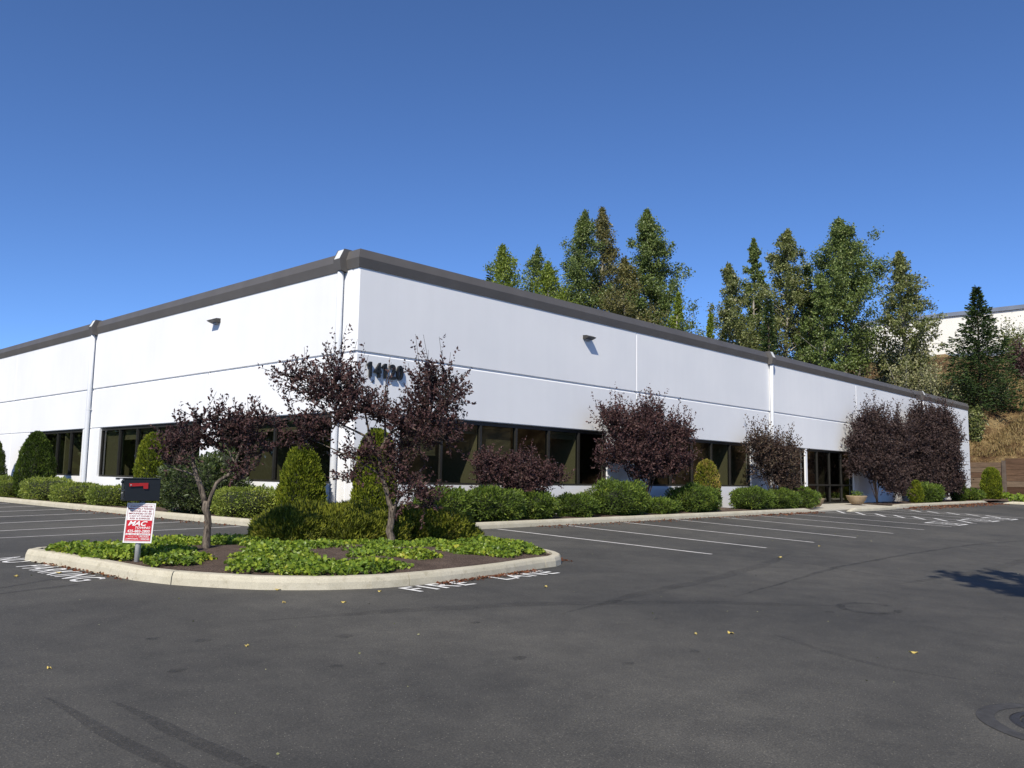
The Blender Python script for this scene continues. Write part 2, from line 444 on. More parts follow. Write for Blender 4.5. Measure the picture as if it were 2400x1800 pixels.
def hill_z(x, y):
    u = x - 55.56
    if u < -0.2: return 0.1
    if u < -0.005: return -1.6
    z = 2.95 + (0.68 * u if u < 9 else 0.68 * 9 + 0.27 * (u - 9))
    z = min(z, 15.5)
    return z + 0.35 * math.sin(x * 0.9 + 1.3 * math.sin(y * 0.6)) * min(u, 1) * 0.6 + 0.25 * math.sin(y * 1.7 + x * 0.4) * min(u, 1)
hs = grid_sheet('hillside', np.concatenate([[55.545], axis([(55.56, 75, 0.6), (75, 220, 8)])]), axis([(-80, -14, 4), (-14, 31, 0.8), (31, 160, 6)]), hill_z, M['hill'])
tag(hs, kind='structure')

# curbs: swept profile cut into cast segments
def curb(name, path, seg=3.0, h=0.15, w=0.15, side=1, taper=(0, 0), zf=gz):
    """path = face line on the lot; side=+1 puts the curb body on the left of the path"""
    P = [Vector((p[0], p[1])) for p in path]
    d = [0.0]
    for a, b in zip(P, P[1:]): d.append(d[-1] + (b - a).length)
    tot = d[-1]
    def at(s):
        s = min(max(s, 0), tot)
        for i in range(len(P) - 1):
            if s <= d[i + 1] + 1e-9:
                t = (s - d[i]) / max(d[i + 1] - d[i], 1e-9)
                return P[i].lerp(P[i + 1], t)
    def nrm(s):
        a, b = at(s - 0.12), at(s + 0.12)
        t = (b - a).normalized(); return Vector((-t.y, t.x)) * side
    prof = [(0.0, -0.05), (0.012, h * 0.55), (0.03, h - 0.025), (0.045, h - 0.006), (0.065, h), (w, h), (w + 0.004, h - 0.1)]
    root = empty(name, (P[0].x, P[0].y, zf(P[0].x, P[0].y)))
    tag(root, kind='structure')
    n = max(1, round(tot / seg))
    for k in range(n):
        s0, s1 = k * tot / n + 0.006, (k + 1) * tot / n - 0.006
        m = max(2, int((s1 - s0) / 0.25))
        mb = MB()
        rows = []
        for j in range(m + 1):
            s = s0 + (s1 - s0) * j / m
            p, q = at(s), nrm(s)
            f = 1.0
            if taper[0]: f = min(f, 0.12 + 0.88 * min(s / taper[0], 1))
            if taper[1]: f = min(f, 0.12 + 0.88 * min((tot - s) / taper[1], 1))
            row = []
            for o, z in prof:
                x, y = p.x + q.x * o, p.y + q.y * o
                row.append((x - P[0].x, y - P[0].y, zf(p.x, p.y) + (z * f if z > 0 else z) - zf(P[0].x, P[0].y)))
            rows.append(row)
        np_ = len(prof)
        vs = [v for r in rows for v in r]; fs = []
        for j in range(m):
            for i in range(np_ - 1):
                a = j * np_ + i; fs.append((a, a + 1, a + 1 + np_, a + np_))
        fs.append(tuple(range(np_))); fs.append(tuple(m * np_ + i for i in range(np_))[::-1])
        mb.add(vs, fs)
        mb.build('curb_segment', M['curb'], root)
    return root

def arc(cx, cy, r, a0, a1, n=14):
    return [(cx + r * math.cos(math.radians(a0 + (a1 - a0) * i / n)), cy + r * math.sin(math.radians(a0 + (a1 - a0) * i / n))) for i in range(n + 1)]

ISLAND = [(-7.92, -3.35), (-7.72, -4.2), (-7.58, -4.9)] + [(-7.43, -5.75), (-7.25, -6.2), (-7.0, -6.58), (-6.58, -7.08), (-6.2, -7.36), (-5.85, -7.55), (-5.25, -7.77), (-4.75, -7.83), (-4.26, -7.84), (-3.5, -7.80), (-2.75, -7.72), (-2.25, -7.62)] \
    + arc(-1.75, -6.62, 0.95, -95, 0, 10) + [(-0.78, -5.6), (-0.75, -4.2)] + arc(-1.35, -3.75, 0.6, 0, 90, 6) + [(-2.6, -3.15), (-4.6, -3.15), (-6.4, -3.12)] + arc(-7.62, -3.42, 0.3, 90, 165, 5)
curb('island_curb', ISLAND + [ISLAND[0]], 2.9, 0.155, 0.16, 1)
BED = [(-2.35, 42), (-2.35, 30), (-2.35, 20), (-2.32, 10), (-2.30, 3), (-2.35, 0.6)] + arc(0.65, 0.6, 3.0, 180, 270, 16)[1:] + [(6, -2.44), (13, -2.46), (20.4, -2.46)]
curb('bed_curb', BED, 3.0, 0.15, 0.15, 1, (0, 1.1))
curb('entry_curb', [(22.3, -2.95), (24.6, -3.1), (27.6, -2.95)] + [(28.6, -2.6), (30.0, -2.46), (38, -2.5), (44.6, -2.52)], 3.0, 0.15, 0.16, 1, (0.6, 0.8))
curb('far_curb', [(45.3, -3.1), (46.0, -5.0), (46.3, -9), (46.3, -30)], 3.0, 0.15, 0.16, 1, (0.5, 0))

def soil_ring(name, poly, lift, mound, inset=0.10):
    c = np.mean(np.array(poly), axis=0)
    rings = 12; n = len(poly)
    V, F = [], []
    for r in range(rings + 1):
        t = 1 - r / rings
        for x, y in poly:
            f = t * (1 - inset / max(math.hypot(x - c[0], y - c[1]), .1)) if t > 0 else 0
            px, py = c[0] + (x - c[0]) * f, c[1] + (y - c[1]) * f
            z = gz(px, py) + lift + mound * (1 - t * t) + 0.022 * math.sin(px * 5.1 + py * 3) * math.sin(py * 4.3) * (1 - t ** 6)
            V.append((px, py, z))
    for r in range(rings):
        for i in range(n):
            j = (i + 1) % n
            F.append((r * n + i, r * n + j, (r + 1) * n + j, (r + 1) * n + i))
    o = arr_mesh(name, V, F, M['soil'], smooth=True); tag(o, kind='structure'); return o
soil_ring('island_soil', ISLAND, 0.115, 0.10, 0.14)
def island_top(x, y):
    return gz(x, y) + 0.16

# planting bed along the two walls
vs, fs = [], []
outer = [(p[0], p[1]) for p in BED if p[0] <= 20.4]
def inner_pt(p):
    if p[1] >= 0.6: return (0.1, p[1])
    if p[0] >= 0.65: return (p[0], 0.1)
    return (0.1, 0.1)
oo = []
for a, b in zip(outer, outer[1:]):
    k = max(1, int(math.hypot(b[0] - a[0], b[1] - a[1]) / 1.0))
    oo += [(a[0] + (b[0] - a[0]) * i / k, a[1] + (b[1] - a[1]) * i / k) for i in range(k)]
oo.append(outer[-1])
NB = 6
for p in oo:
    q = inner_pt(p); dd = math.hypot(q[0] - p[0], q[1] - p[1])
    for j in range(NB + 1):
        t = (0.13 + (dd - 0.13) * j / NB) / dd
        x, y = p[0] + (q[0] - p[0]) * t, p[1] + (q[1] - p[1]) * t
        vs.append((x, y, gz(p[0], p[1]) + 0.115 + 0.03 * math.sin(x * 3 + y * 2.2) * (j > 0)))
for i in range(len(oo) - 1):
    for j in range(NB):
        a = i * (NB + 1) + j; fs.append((a, a + 1, a + NB + 2, a + NB + 1))
tag(arr_mesh('planting_bed_soil', vs, fs, M['soil'], smooth=True), kind='structure')
tag(grid_sheet('planting_bed_soil_by_end', axis([(29.4, 50.6, 1.0)]), axis([(-2.36, 0.1, 0.4)]), lambda x, y: gz(x, -2.4) + 0.118, M['soil']), kind='structure')
# concrete walk in front of the entry, with joints between the slabs
walk = empty('entry_walk', (20.2, -2.4, 0)); tag(walk, kind='structure')
for k in range(5):
    mb = MB(); x0 = 20.0 + k * 1.88; x1 = x0 + 1.868
    ys = (-2.9 if x0 > 22 else -2.45)
    p = [(x0, ys), (x1, ys), (x1, 0.0), (x0, 0.0)]
    mb.hexa([(x - 20.2, y + 2.4, -0.3) for x, y in p] + [(x - 20.2, y + 2.4, gz(x, -2.4) + (0.04 if y < -1 else 0.125)) for x, y in p])
    mb.build('slab', M['walk'], walk)

# ------------------------------------------------------------------ painted markings
def ground_poly(mb, pts, off=0.006):
    """flat strip quad split along its length so that it follows the lot"""
    a, b, c, d = [Vector((p[0], p[1])) for p in pts]
    n = max(1, int(max((b - a).length, (c - d).length) / 0.3))
    for i in range(n):
        q = []
        for t in (i / n, (i + 1) / n):
            q.append((a.lerp(b, t), d.lerp(c, t)))
        p4 = [q[0][0], q[1][0], q[1][1], q[0][1]]
        mb.add([(p.x, p.y, gz(p.x, p.y) + off) for p in p4], [(0, 1, 2, 3)])

def strip(p0, p1, w, name, mat, off=0.006):
    a, b = Vector(p0), Vector(p1); t = (b - a).normalized(); nn = Vector((-t.y, t.x)) * (w / 2)
    mb = MB(); ground_poly(mb, [a - nn, b - nn, b + nn, a + nn], off)
    return mb.build(name, mat)

ordw = ['first', 'second', 'third', 'fourth', 'fifth', 'sixth', 'seventh', 'eighth', 'ninth', 'tenth']
for i in range(7):
    xs = (2.29, 4.81, 7.32, 9.95, 12.6, 15.0, 17.5)[i]; xe = (2.6, 4.86, 7.25, 9.78, 12.42, 15.04, 17.75)[i]
    tag(strip((xs, -2.56), (xe, -7.95), 0.105, 'stall_line', M['line']),
        f'{ordw[i]} white stall line from the corner along the long shaded facade', 'stall line', 'stall lines before the entry facade')
for i in range(8):
    y = 0.45 + 2.52 * i
    tag(strip((-2.55, y), (-7.6, y + 0.02), 0.105, 'stall_line', M['line']),
        f'{ordw[i]} white stall line from the island beside the sunlit facade', 'stall line', 'stall lines before the sunlit facade')
for i, (x0, x1) in enumerate(((20.5, 20.85), (22.0, 22.2), (24.4, 24.5), (26.3, 26.45), (27.6, 27.7))):
    tag(strip((x0, -3.2 if x0 > 22 else -2.6), (x1, -7.9), 0.1, 'stall_line', M['line'], 0.006),
        f'white line of the accessible stalls, {ordw[i]} after the planter shrubs', 'stall line', 'accessible stall lines')
k = 0
for (xa, xb, ylist) in ((22.05, 20.7, (-2.5, -3.25, -4.0, -4.7, -5.4, -6.15, -6.95)), (27.6, 26.4, (-3.5, -4.2, -5.0, -5.75, -6.5))):
    for j, y in enumerate(ylist):
        tag(strip((xa, y), (xb, y - 0.85), 0.11, 'hatch_stripe', M['stencil'], 0.010),
            f"{ordw[j]} diagonal white stripe from the curb in the {'nearer' if xa < 25 else 'farther'} hatched access aisle", 'road marking', 'access aisle hatching %s' % ('one' if xa < 25 else 'two'))

def ring_strip(mb, cx, cy, r, w, a0=0, a1=360, sx=1.0, sy=1.0, off=0.012, n=20):
    for i in range(n):
        t0, t1 = math.radians(a0 + (a1 - a0) * i / n), math.radians(a0 + (a1 - a0) * (i + 1) / n)
        q = [(cx + sx * rr * math.cos(t), cy + sy * rr * math.sin(t)) for rr, t in ((r, t0), (r, t1), (r + w, t1), (r + w, t0))]
        mb.add([(x, y, gz(x, y) + off) for x, y in q], [(0, 1, 2, 3)])
for i, (cx, cy) in enumerate(((19.2, -7.38), (23.2, -7.42), (25.6, -7.5))):
    mb = MB()
    for a, b in (((-.55, -.5), (.55, -.5)), ((-.55, .5), (.55, .5)), ((-.55, -.5), (-.55, .5)), ((.55, -.5), (.55, .5))):
        va, vb = Vector((cx + a[0], cy + a[1])), Vector((cx + b[0], cy + b[1])); t = (vb - va).normalized(); nn = Vector((-t.y, t.x)) * .05
        ground_poly(mb, [va - nn, vb - nn, vb + nn, va + nn], 0.010)
    ring_strip(mb, cx, cy - .08, .22, .07, 150, 390)
    for a, b in (((-.06, .1), (-.03, .32)), ((-.05, .15), (.18, .13)), ((.13, .0), (.3, -.25)), ((-.08, .0), (.16, .0))):
        va, vb = Vector((cx + a[0], cy + a[1])), Vector((cx + b[0], cy + b[1])); t = (vb - va).normalized(); nn = Vector((-t.y, t.x)) * .035
        ground_poly(mb, [va - nn, vb - nn, vb + nn, va + nn], 0.0125)
    o = mb.build('wheelchair_symbol', M['stencil'])
    tag(o, ['faded white wheelchair symbol before the first hatched aisle', 'faded white wheelchair symbol in the stall just past the first hatched aisle', 'faded white wheelchair symbol beside the farther hatched aisle'][i], 'road marking', 'wheelchair symbols')

_txt_cache = {}
def text_mesh(body, bold=0.0, shear=0.0, spacing=1.0):
    """letter outlines as a flat triangle mesh, normalised to width w and height 1 (cap height)"""
    cu = bpy.data.curves.new('lettering', 'FONT'); cu.body = body; cu.size = 1.0; cu.offset = bold; cu.shear = shear
    cu.space_character = spacing; cu.resolution_u = 3
    ob = bpy.data.objects.new('lettering', cu); COL.objects.link(ob)
    dg = bpy.context.evaluated_depsgraph_get(); dg.update()
    me = ob.evaluated_get(dg).to_mesh()
    V = np.array([v.co[:] for v in me.vertices]); F = [tuple(p.vertices) for p in me.polygons]
    ob.evaluated_get(dg).to_mesh_clear()
    bpy.data.objects.remove(ob); bpy.data.curves.remove(cu)
    mn, mx = V.min(0), V.max(0)
    return (V[:, :2] - mn[:2]) / (mx[:2] - mn[:2]), F

def ground_text(body, origin, u, v, label):
    """origin = lower left corner, u = baseline vector, v = cap vector (both in metres on the lot)"""
    V, F = text_mesh(body, 0.012, 0, 1.15)
    P = [(origin[0] + u[0] * a + v[0] * b, origin[1] + u[1] * a + v[1] * b) for a, b in V]
    mb = MB(); mb.add([(x, y, gz(x, y) + 0.008) for x, y in P], F)
    o = mb.build('painted_word', M['stencil']); tag(o, label, 'road marking', 'fire lane lettering'); return o
ground_text('FIRE', (-5.0, -8.27), (1.06, 0.08), (-0.06, 0.36), 'white painted word FIRE on asphalt along the front of the island')
ground_text('LANE', (-3.32, -8.15), (1.24, 0.06), (-0.05, 0.36), 'white painted word LANE on asphalt near the rounded island end')
ground_text('NO', (-8.27, -3.05), (0.06, -0.56), (0.42, 0.10), 'white painted word NO at the tapered left end of the island')
ground_text('PARKING', (-8.22, -3.98), (0.16, -1.58), (0.42, 0.06), 'white painted word PARKING beside the island curb below the mailbox')

def smear(path, w, mat, name, off=0.005):
    """hand-width streak along a path, thinning towards both ends"""
    mb = MB(); P = [Vector(p) for p in path]; Q = []
    for a, b in zip(P, P[1:]):
        k = max(2, int((b - a).length / 0.18)); Q += [a.lerp(b, i / k) for i in range(k)]
    Q.append(P[-1]); m = len(Q); rows = []
    for i, p in enumerate(Q):
        t = (Q[min(i + 1, m - 1)] - Q[max(i - 1, 0)]).normalized(); nn = Vector((-t.y, t.x))
        f = min(1, (i + .3) / (m * .22), (m - i - .7) / (m * .22)) * (1 + .22 * math.sin(i * 1.7) * math.sin(i * .61))
        c = p + nn * (.012 * math.sin(i * .9))
        rows.append([(c + nn * (w / 2 * f * e)) for e in (-1, 1)])
    for i in range(m - 1):
        p4 = [rows[i][0], rows[i + 1][0], rows[i + 1][1], rows[i][1]]
        mb.add([(p.x, p.y, gz(p.x, p.y) + off) for p in p4], [(0, 1, 2, 3)])
    return mb.build(name, mat)
for i, (path, w, off, lab) in enumerate((
        ([(-9.87, -10.1), (-9.84, -10.93), (-9.79, -11.8), (-9.70, -13.2)], 0.10, 0.0040, 'dark tyre mark running up from the bottom edge, left of a pair'),
        ([(-9.58, -10.45), (-9.52, -11.35), (-9.48, -12.06), (-9.40, -13.4)], 0.11, 0.0044, 'dark tyre mark running up from the bottom edge, right of a pair'),
        ([(-9.3, -6.1), (-8.95, -5.96), (-8.36, -5.78), (-8.0, -5.7)], 0.09, 0.0040, 'dark tyre scuff below the word PARKING, nearer one'),
        ([(-9.0, -5.66), (-8.74, -5.54), (-8.26, -5.24), (-7.95, -5.2)], 0.08, 0.0044, 'dark tyre scuff below the word PARKING, farther one'))):
    tag(smear(path, w, M['tyre'], 'tyre_mark', off), lab, 'tyre mark', 'tyre marks')
tag(smear([(3.25, -8.5), (3.1, -9.3), (2.81, -10.22), (2.62, -11.0), (2.47, -11.87), (2.6, -12.6)], 0.05, M['seal'], 'sealed_crack', 0.0048),
    'thin dark sealed crack running across the asphalt past the stall ends', 'crack')
tag(smear([(-2.31, -10.81), (0.4, -10.5), (3.0, -10.2), (7.0, -10.15), (11.28, -10.29), (14.1, -10.75), (18, -11.2)], 0.10, M['seal'], 'sealed_crack', 0.0052),
    'long dark curved seam across the open asphalt towards the far side', 'crack')
for path, w, off, lab in (
        ([(-4.6, -10.2), (-2.6, -9.9), (-.4, -9.7), (2.0, -9.3), (4.4, -8.7)], .22, .0034, 'faint dark wheel path curving past the stall ends'),
        ([(-7.6, -8.7), (-6.2, -9.0), (-4.4, -9.6), (-2.6, -10.6), (-.8, -12.2)], .24, .0030, 'faint dark wheel path curving away from the island front'),
        ([(-3.6, -12.2), (-3.9, -12.8), (-4.1, -13.5), (-4.0, -14.2)], .10, .0036, 'short faint wheel scuff in the middle foreground'),
        ([(1.5, -11.6), (5.0, -12.0), (9.0, -12.0), (14, -11.8)], .24, .0032, 'faint dark wheel path beside the tree shadow')):
    tag(smear(path, w, M['arc'], 'wheel_mark', off), lab, 'tyre mark', 'faint wheel paths')
mb = MB(); ring_strip(mb, -0.95, -12.2, 0.28, 0.10, -20, 300, 1.25, 1.0, 0.0056, 26)
tag(mb.build('oil_stain', M['seal']), 'ring-shaped dark stain on the open asphalt', 'stain')

for i, (x, y, r) in enumerate(((-8.6, -8.9, .05), (-8.9, -10.0, .06), (-8.3, -9.2, .06), (-7.9, -10.6, .05), (-7.2, -9.75, .07), (-7.55, -10.75, .04), (-5.75, -10.0, .05), (-6.5, -11.3, .06), (-5.9, -12.0, .05), (-3.9, -11.0, .04), (-5.0, -12.1, .05), (-1.7, -12.0, .05))):
    mb = MB(); n_ = 11; pts = [(x + r * (1 + .25 * math.sin(k * 2.3 + i)) * math.cos(2 * math.pi * k / n_) * 1.3, y + r * (1 + .25 * math.cos(k * 1.7 + i)) * math.sin(2 * math.pi * k / n_)) for k in range(n_)]
    mb.add([(a_, b_, gz(a_, b_) + .0046) for a_, b_ in pts], [tuple(range(n_))])
    tag(mb.build('dark_spot', M['seal']), f'{ordw[i] if i < 10 else ("eleventh", "last")[i - 10]} small dark spot on the open asphalt, counting from the left edge', 'stain', 'dark spots on the open asphalt')
# manhole at the lower right
mh = empty('manhole', (-4.87, -15.04, gz(-4.87, -15.04)))
tag(mh, 'round iron manhole cover set in a circular asphalt patch', 'manhole')
sl = math.atan(0.036)
def disc(name, prof, mat, n=40):
    mb = MB(); mb.lathe(prof, n); 
    mb.v = [(x, y, z + 0.036 * y) for x, y, z in mb.v]
    return mb.build(name, mat, mh)
disc('patch', [(0.40, 0.007), (0.47, 0.007), (0.49, 0.004)], M['asphalt'])
disc('patch_ring', [(0.49, 0.006), (0.58, 0.009), (0.61, 0.004)], M['patch'])
disc('frame', [(0.335, -0.02), (0.335, 0.012), (0.385, 0.012), (0.40, 0.003)], M['iron'])
cov = disc('cover', [(0.0, 0.010), (0.31, 0.010), (0.325, 0.004), (0.327, -0.02)], M['iron'])
mb = MB()
for r in (0.10, 0.19, 0.27):
    for k in range(int(r * 60)):
        t = 2 * math.pi * k / int(r * 60)
        cx, cy = r * math.cos(t), r * math.sin(t)
        mb.box(cx - .022, cx + .022, cy - .010, cy + .010, 0.009 + .036 * cy, 0.018 + .036 * cy)
mb.build('tread', M['iron'], cov)['kind'] = 'stuff'

# ------------------------------------------------------------------ office building
B = empty('office_building', (0, 0, 0))
tag(B, 'long low white concrete office building with dark bronze fascia and dark ribbon windows', 'building')
def FL(s, o, z): return (-o, s, z)       # sunlit wall: s along +y, o outwards
def FR(s, o, z): return (s, -o, z)       # entry wall: s along +x
SILL, HEAD, G0, G1, WTOP, TH = 0.885, 2.60, 4.005, 4.075, 6.30, 0.25

def slab(mb, Fm, s0, s1, z0, z1, ch=(0, 0, 0, 0), skip='', d=TH, c=0.022):
    """wall slab, chamfered on the (left, right, bottom, top) outer edges"""
    l, r, b, t = ch
    front = [Fm(s0 + c * l, 0, z0 + c * b), Fm(s1 - c * r, 0, z0 + c * b), Fm(s1 - c * r, 0, z1 - c * t), Fm(s0 + c * l, 0, z1 - c * t)]
    mid = [Fm(s0, -c, z0), Fm(s1, -c, z0), Fm(s1, -c, z1), Fm(s0, -c, z1)]
    if not any(ch): pass
    back = [Fm(s0, -d, z0), Fm(s1, -d, z0), Fm(s1, -d, z1), Fm(s0, -d, z1)]
    fs = [(0, 1, 2, 3)]
    for i, nm in enumerate('brtl'):
        if nm in skip: continue
        j = (i + 1) % 4
        fs += [(i, 4 + i, 4 + j, j), (4 + i, 8 + i, 8 + j, 4 + j)]
    fs.append((8, 11, 10, 9))
    mb.add(front + mid + back, fs)

def panel(Fm, s0, s1, openings, floor_open=()):
    mb = MB(); s0 += 0.006; s1 -= 0.006
    slab(mb, Fm, s0, s1, G1, WTOP, (1, 1, 0, 0), 't')
    # spandrel with a wide splayed top lip under the reveal joint
    slab(mb, Fm, s0, s1, HEAD + 0.012, G0 - 0.02, (1, 1, 1, 0), 't')
    c = 0.05
    p = [Fm(s0 + .022, 0, G0 - 0.02), Fm(s1 - .022, 0, G0 - 0.02), Fm(s1 - .022, -c, G0 - 0.02 + c), Fm(s0 + .022, -c, G0 - 0.02 + c)]
    mb.add(p, [(0, 1, 2, 3)])
    mb.box(s0 + .05, s1 - .05, -TH, -c, G0 - 0.02, G1 + .01, Fm)
    # backing behind the head joint over the piers
    cuts = sorted(openings)
    edges = [s0] + [e for o in cuts for e in o] + [s1]
    piers = [(edges[i], edges[i + 1]) for i in range(0, len(edges), 2)]
    for i, (a, b) in enumerate(piers):
        slab(mb, Fm, a, b, SILL, HEAD, (a == s0, b == s1, 0, 1), 'b' )
        mb.box(a + .03, b - .03, -TH + .01, -.03, HEAD - .02, HEAD + .03, Fm)
    # base
    bcuts = sorted(floor_open)
    e2 = [s0] + [e for o in bcuts for e in o] + [s1]
    for i in range(0, len(e2), 2):
        slab(mb, Fm, e2[i], e2[i + 1], -0.9, SILL, (e2[i] == s0, e2[i + 1] == s1, 0, 0), '')
    return mb.build('wall_panel', M['wall'], B)

LW = [[(16.58, 22.3)], [(7.50, 15.02)], [(0.78, 6.45)]]          # window openings of the sunlit wall
panel(FL, 0.27, 7.25, [LW[2][0]])
panel(FL, 7.25, 15.85, [LW[1][0]])
panel(FL, 15.85, 24.6, [LW[0][0]])
panel(FL, 24.6, 33.2, [])
panel(FL, 33.2, 41.8, [])
RW = [(1.40, 10.02), (12.35, 19.75)]
ENTRY = (22.25, 30.45)
panel(FR, 0.0, 11.62, [RW[0]])
panel(FR, 11.62, 21.44, [RW[1]])
panel(FR, 21.44, 31.02, [ENTRY], [ENTRY])
panel(FR, 31.02, 41.05, [])
panel(FR, 41.05, 50.78, [])
for s in (11.62, 21.44, 31.02, 41.05):
    mb = MB(); mb.box(s - .03, s + .03, -.2, -.035, -.5, WTOP, FR); mb.build('joint_sealant', M['pipe'], B)
for s in (0.26, 7.25, 15.85, 24.6, 33.2):
    mb = MB(); mb.box(s - .03, s + .03, -.2, -.035, -.5, WTOP, FL); mb.build('joint_sealant', M['pipe'], B)
mb = MB()
mb.box(50.53, 50.77, 0.26, 28, -1, WTOP); mb.box(30, 50.5, 27.75, 28, -1, WTOP)
mb.box(29.75, 29.99, 27.75, 42, -1, WTOP); mb.box(0.26, 29.7, 41.8, 42.05, -1, WTOP)
mb.build('rear_wall', M['wall'], B)
mb = MB(); mb.box(0.1, 50.6, 0.1, 27.9, 6.20, 6.26); mb.box(0.1, 29.9, 27.95, 41.9, 6.20, 6.26)
mb.build('roof_deck', M['roof'], B)

# fascia in sheet lengths
FP = [(0.0, 6.095), (0.022, 6.09), (0.062, 6.325), (-0.012, 6.55), (-0.36, 6.56), (-0.36, 6.27)]
def fascia(Fm, s0, s1, mitre0=False, mitre1=False):
    n = max(1, round((s1 - s0) / 3.1)); L_ = (s1 - s0) / n
    for k in range(n):
        a, b = s0 + k * L_ + .002, s0 + (k + 1) * L_ - .002
        mb = MB(); vs = []
        for o, z in FP: vs.append(Fm(a - (o if (mitre0 and k == 0) else 0), o, z))
        for o, z in FP: vs.append(Fm(b + (o if (mitre1 and k == n - 1) else 0), o, z))
        m = len(FP); fs = [(i, (i + 1) % m, m + (i + 1) % m, m + i) for i in range(m)]
        fs += [tuple(range(m)), tuple(range(m, 2 * m))[::-1]]
        mb.add(vs, fs); mb.build('fascia_length', M['fascia'], B)
fascia(FR, 0.0, 50.78, True, True)
fascia(FL, 0.0, 42.05, True, False)
mb = MB()
for k in range(1):
    vs = [(50.78 + o, 0.0, z) for o, z in FP] + [(50.78 + o, 28.0, z) for o, z in FP]
    m = len(FP); mb.add(vs, [(i, (i + 1) % m, m + (i + 1) % m, m + i) for i in range(m)])
mb.build('fascia_length', M['fascia'], B)

def downspout(Fm, s):
    mb = MB()
    pts = [Fm(s, .11, z) for z in (-0.1, 0.6, 2, 4, 6.05)]
    mb.tube(pts, [.075] * 5, 16)
    o = mb.build('downspout', M['pipe'], B, True)
    b = MB()      # conductor head: box with a sloped upper front
    w = .14
    A = [(0.0, 6.03), (.21, 6.06), (.245, 6.34), (0.0, 6.34)]
    vs = [Fm(s - w, o_, z) for o_, z in A] + [Fm(s + w, o_, z) for o_, z in A]
    b.add(vs, [(0, 1, 2, 3), (7, 6, 5, 4), (0, 4, 5, 1), (1, 5, 6, 2), (3, 7, 4, 0)])
    A2 = [(.245, 6.342), (.12, 6.60), (-.1, 6.60), (-.1, 6.342)]
    for sa, sb in ((s - w, s - w + .02), (s + w - .02, s + w)):
        vs = [Fm(sa, o_, z) for o_, z in A2] + [Fm(sb, o_, z) for o_, z in A2]
        b.add(vs, [(0, 1, 2, 3), (7, 6, 5, 4), (0, 4, 5, 1), (1, 5, 6, 2)])
    b.build('conductor_head', M['fascia'], o)
    c = MB()
    vs = [Fm(s - w + .021, .235, 6.343), Fm(s + w - .021, .235, 6.343), Fm(s + w - .021, .115, 6.585), Fm(s - w + .021, .115, 6.585)]
    vs += [Fm(s - w + .021, -.05, 6.343), Fm(s + w - .021, -.05, 6.343), Fm(s + w - .021, -.05, 6.585), Fm(s - w + .021, -.05, 6.585)]
    c.add(vs, [(0, 1, 2, 3), (3, 2, 6, 7), (4, 5, 1, 0)])
    c.build('flashing', M['flash'], o)
    for z in (0.42, 3.3):
        d = MB(); d.tube([Fm(s, .11, z - .02), Fm(s, .11, z + .02)], [.082, .082], 16)
        d.box(s - .09, s + .09, .002, .05, z - .018, z + .018, Fm)
        d.build('strap', M['pipe'], o)
for s in (0.61, 15.92): downspout(FL, s)
for s in (21.44, 41.05): downspout(FR, s)

# windows
def window(Fm, s0, s1, mulls, blinds=(), z0=SILL, z1=HEAD, rails=(), name='window'):
    fr = MB(); t = .06; oi, oo_ = -.17, -.07
    fr.box(s0 + .003, s1 - .003, oi, oo_, z0 + .002, z0 + t, Fm)
    fr.box(s0 + .003, s1 - .003, oi, oo_, z1 - .09, z1 - .002, Fm)
    fr.box(s0 + .003, s0 + t, oi, oo_, z0 + t, z1 - .09, Fm)
    fr.box(s1 - t, s1 - .003, oi, oo_, z0 + t, z1 - .09, Fm)
    w = fr.build(name, M['frame'], B)
    for m_ in mulls:
        q = MB(); q.box(m_ - .035, m_ + .035, oi - .004, oo_ + .012, z0 + t, z1 - .09, Fm); q.build('mullion', M['frame'], w)
    es = [s0 + t] + list(mulls) + [s1 - t]
    for i in range(len(es) - 1):
        a = es[i] + (.035 if i else 0); b = es[i + 1] - (.035 if i < len(es) - 2 else 0)
        lo = z0 + t
        cells = [lo] + list(rails) + [z1 - .09]
        for j in range(len(cells) - 1):
            g = MB(); za = cells[j] + (.04 if j else 0); zb = cells[j + 1] - (.04 if j < len(cells) - 2 else 0)
            g.add([Fm(a, -.12, za), Fm(b, -.12, za), Fm(b, -.12, zb), Fm(a, -.12, zb)], [(0, 1, 2, 3)])
            g.build('pane', M['glass'], w)
        for r in rails:
            q = MB(); q.box(a, b, oi, oo_ + .005, r - .04, r + .04, Fm); q.build('rail', M['frame'], w)
    for (i, drop) in blinds:
        a, b = es[i] + .05, es[i + 1] - .05
        q = MB(); top = z1 - .10
        q.box(a, b, -.28, -.22, top - .06, top, Fm)
        n = int(drop * (top - z0 - .08) / .033)
        for j in range(n):
            z = top - .075 - j * .033
            q.hexa([Fm(a, -.260, z - .002), Fm(b, -.260, z - .002), Fm(b, -.240, z - .029), Fm(a, -.240, z - .029),
                    Fm(a, -.262, z), Fm(b, -.262, z), Fm(b, -.242, z - .027), Fm(a, -.242, z - .027)])
        q.box(a, b, -.265, -.235, top - .1 - n * .033, top - .08 - n * .033, Fm)
        bl = q.build('blind', M['blind'], w)
    return w
window(FL, 0.78, 6.45, (2.15, 3.55, 4.95), ((3, .06), (2, .12), (1, .13), (0, .05)))
window(FL, 7.50, 15.02, (8.95, 10.55, 12.05, 13.45), ((4, 1.0), (3, .16), (2, .14), (1, .12), (0, .12)))
window(FL, 16.58, 22.3, (17.9, 19.3, 20.8), ())
window(FR, 1.40, 10.02, (2.86, 4.30, 5.74, 7.17, 8.61), ((0, .50), (1, .10), (2, .48), (4, .07)))
window(FR, 12.35, 19.75, (13.85, 15.30, 16.70, 18.14), ((4, .05),))
window(FR, 22.25, 30.45, (23.6, 24.95, 26.3, 27.7, 29.1), (), 0.13, HEAD, (0.98,), 'storefront')
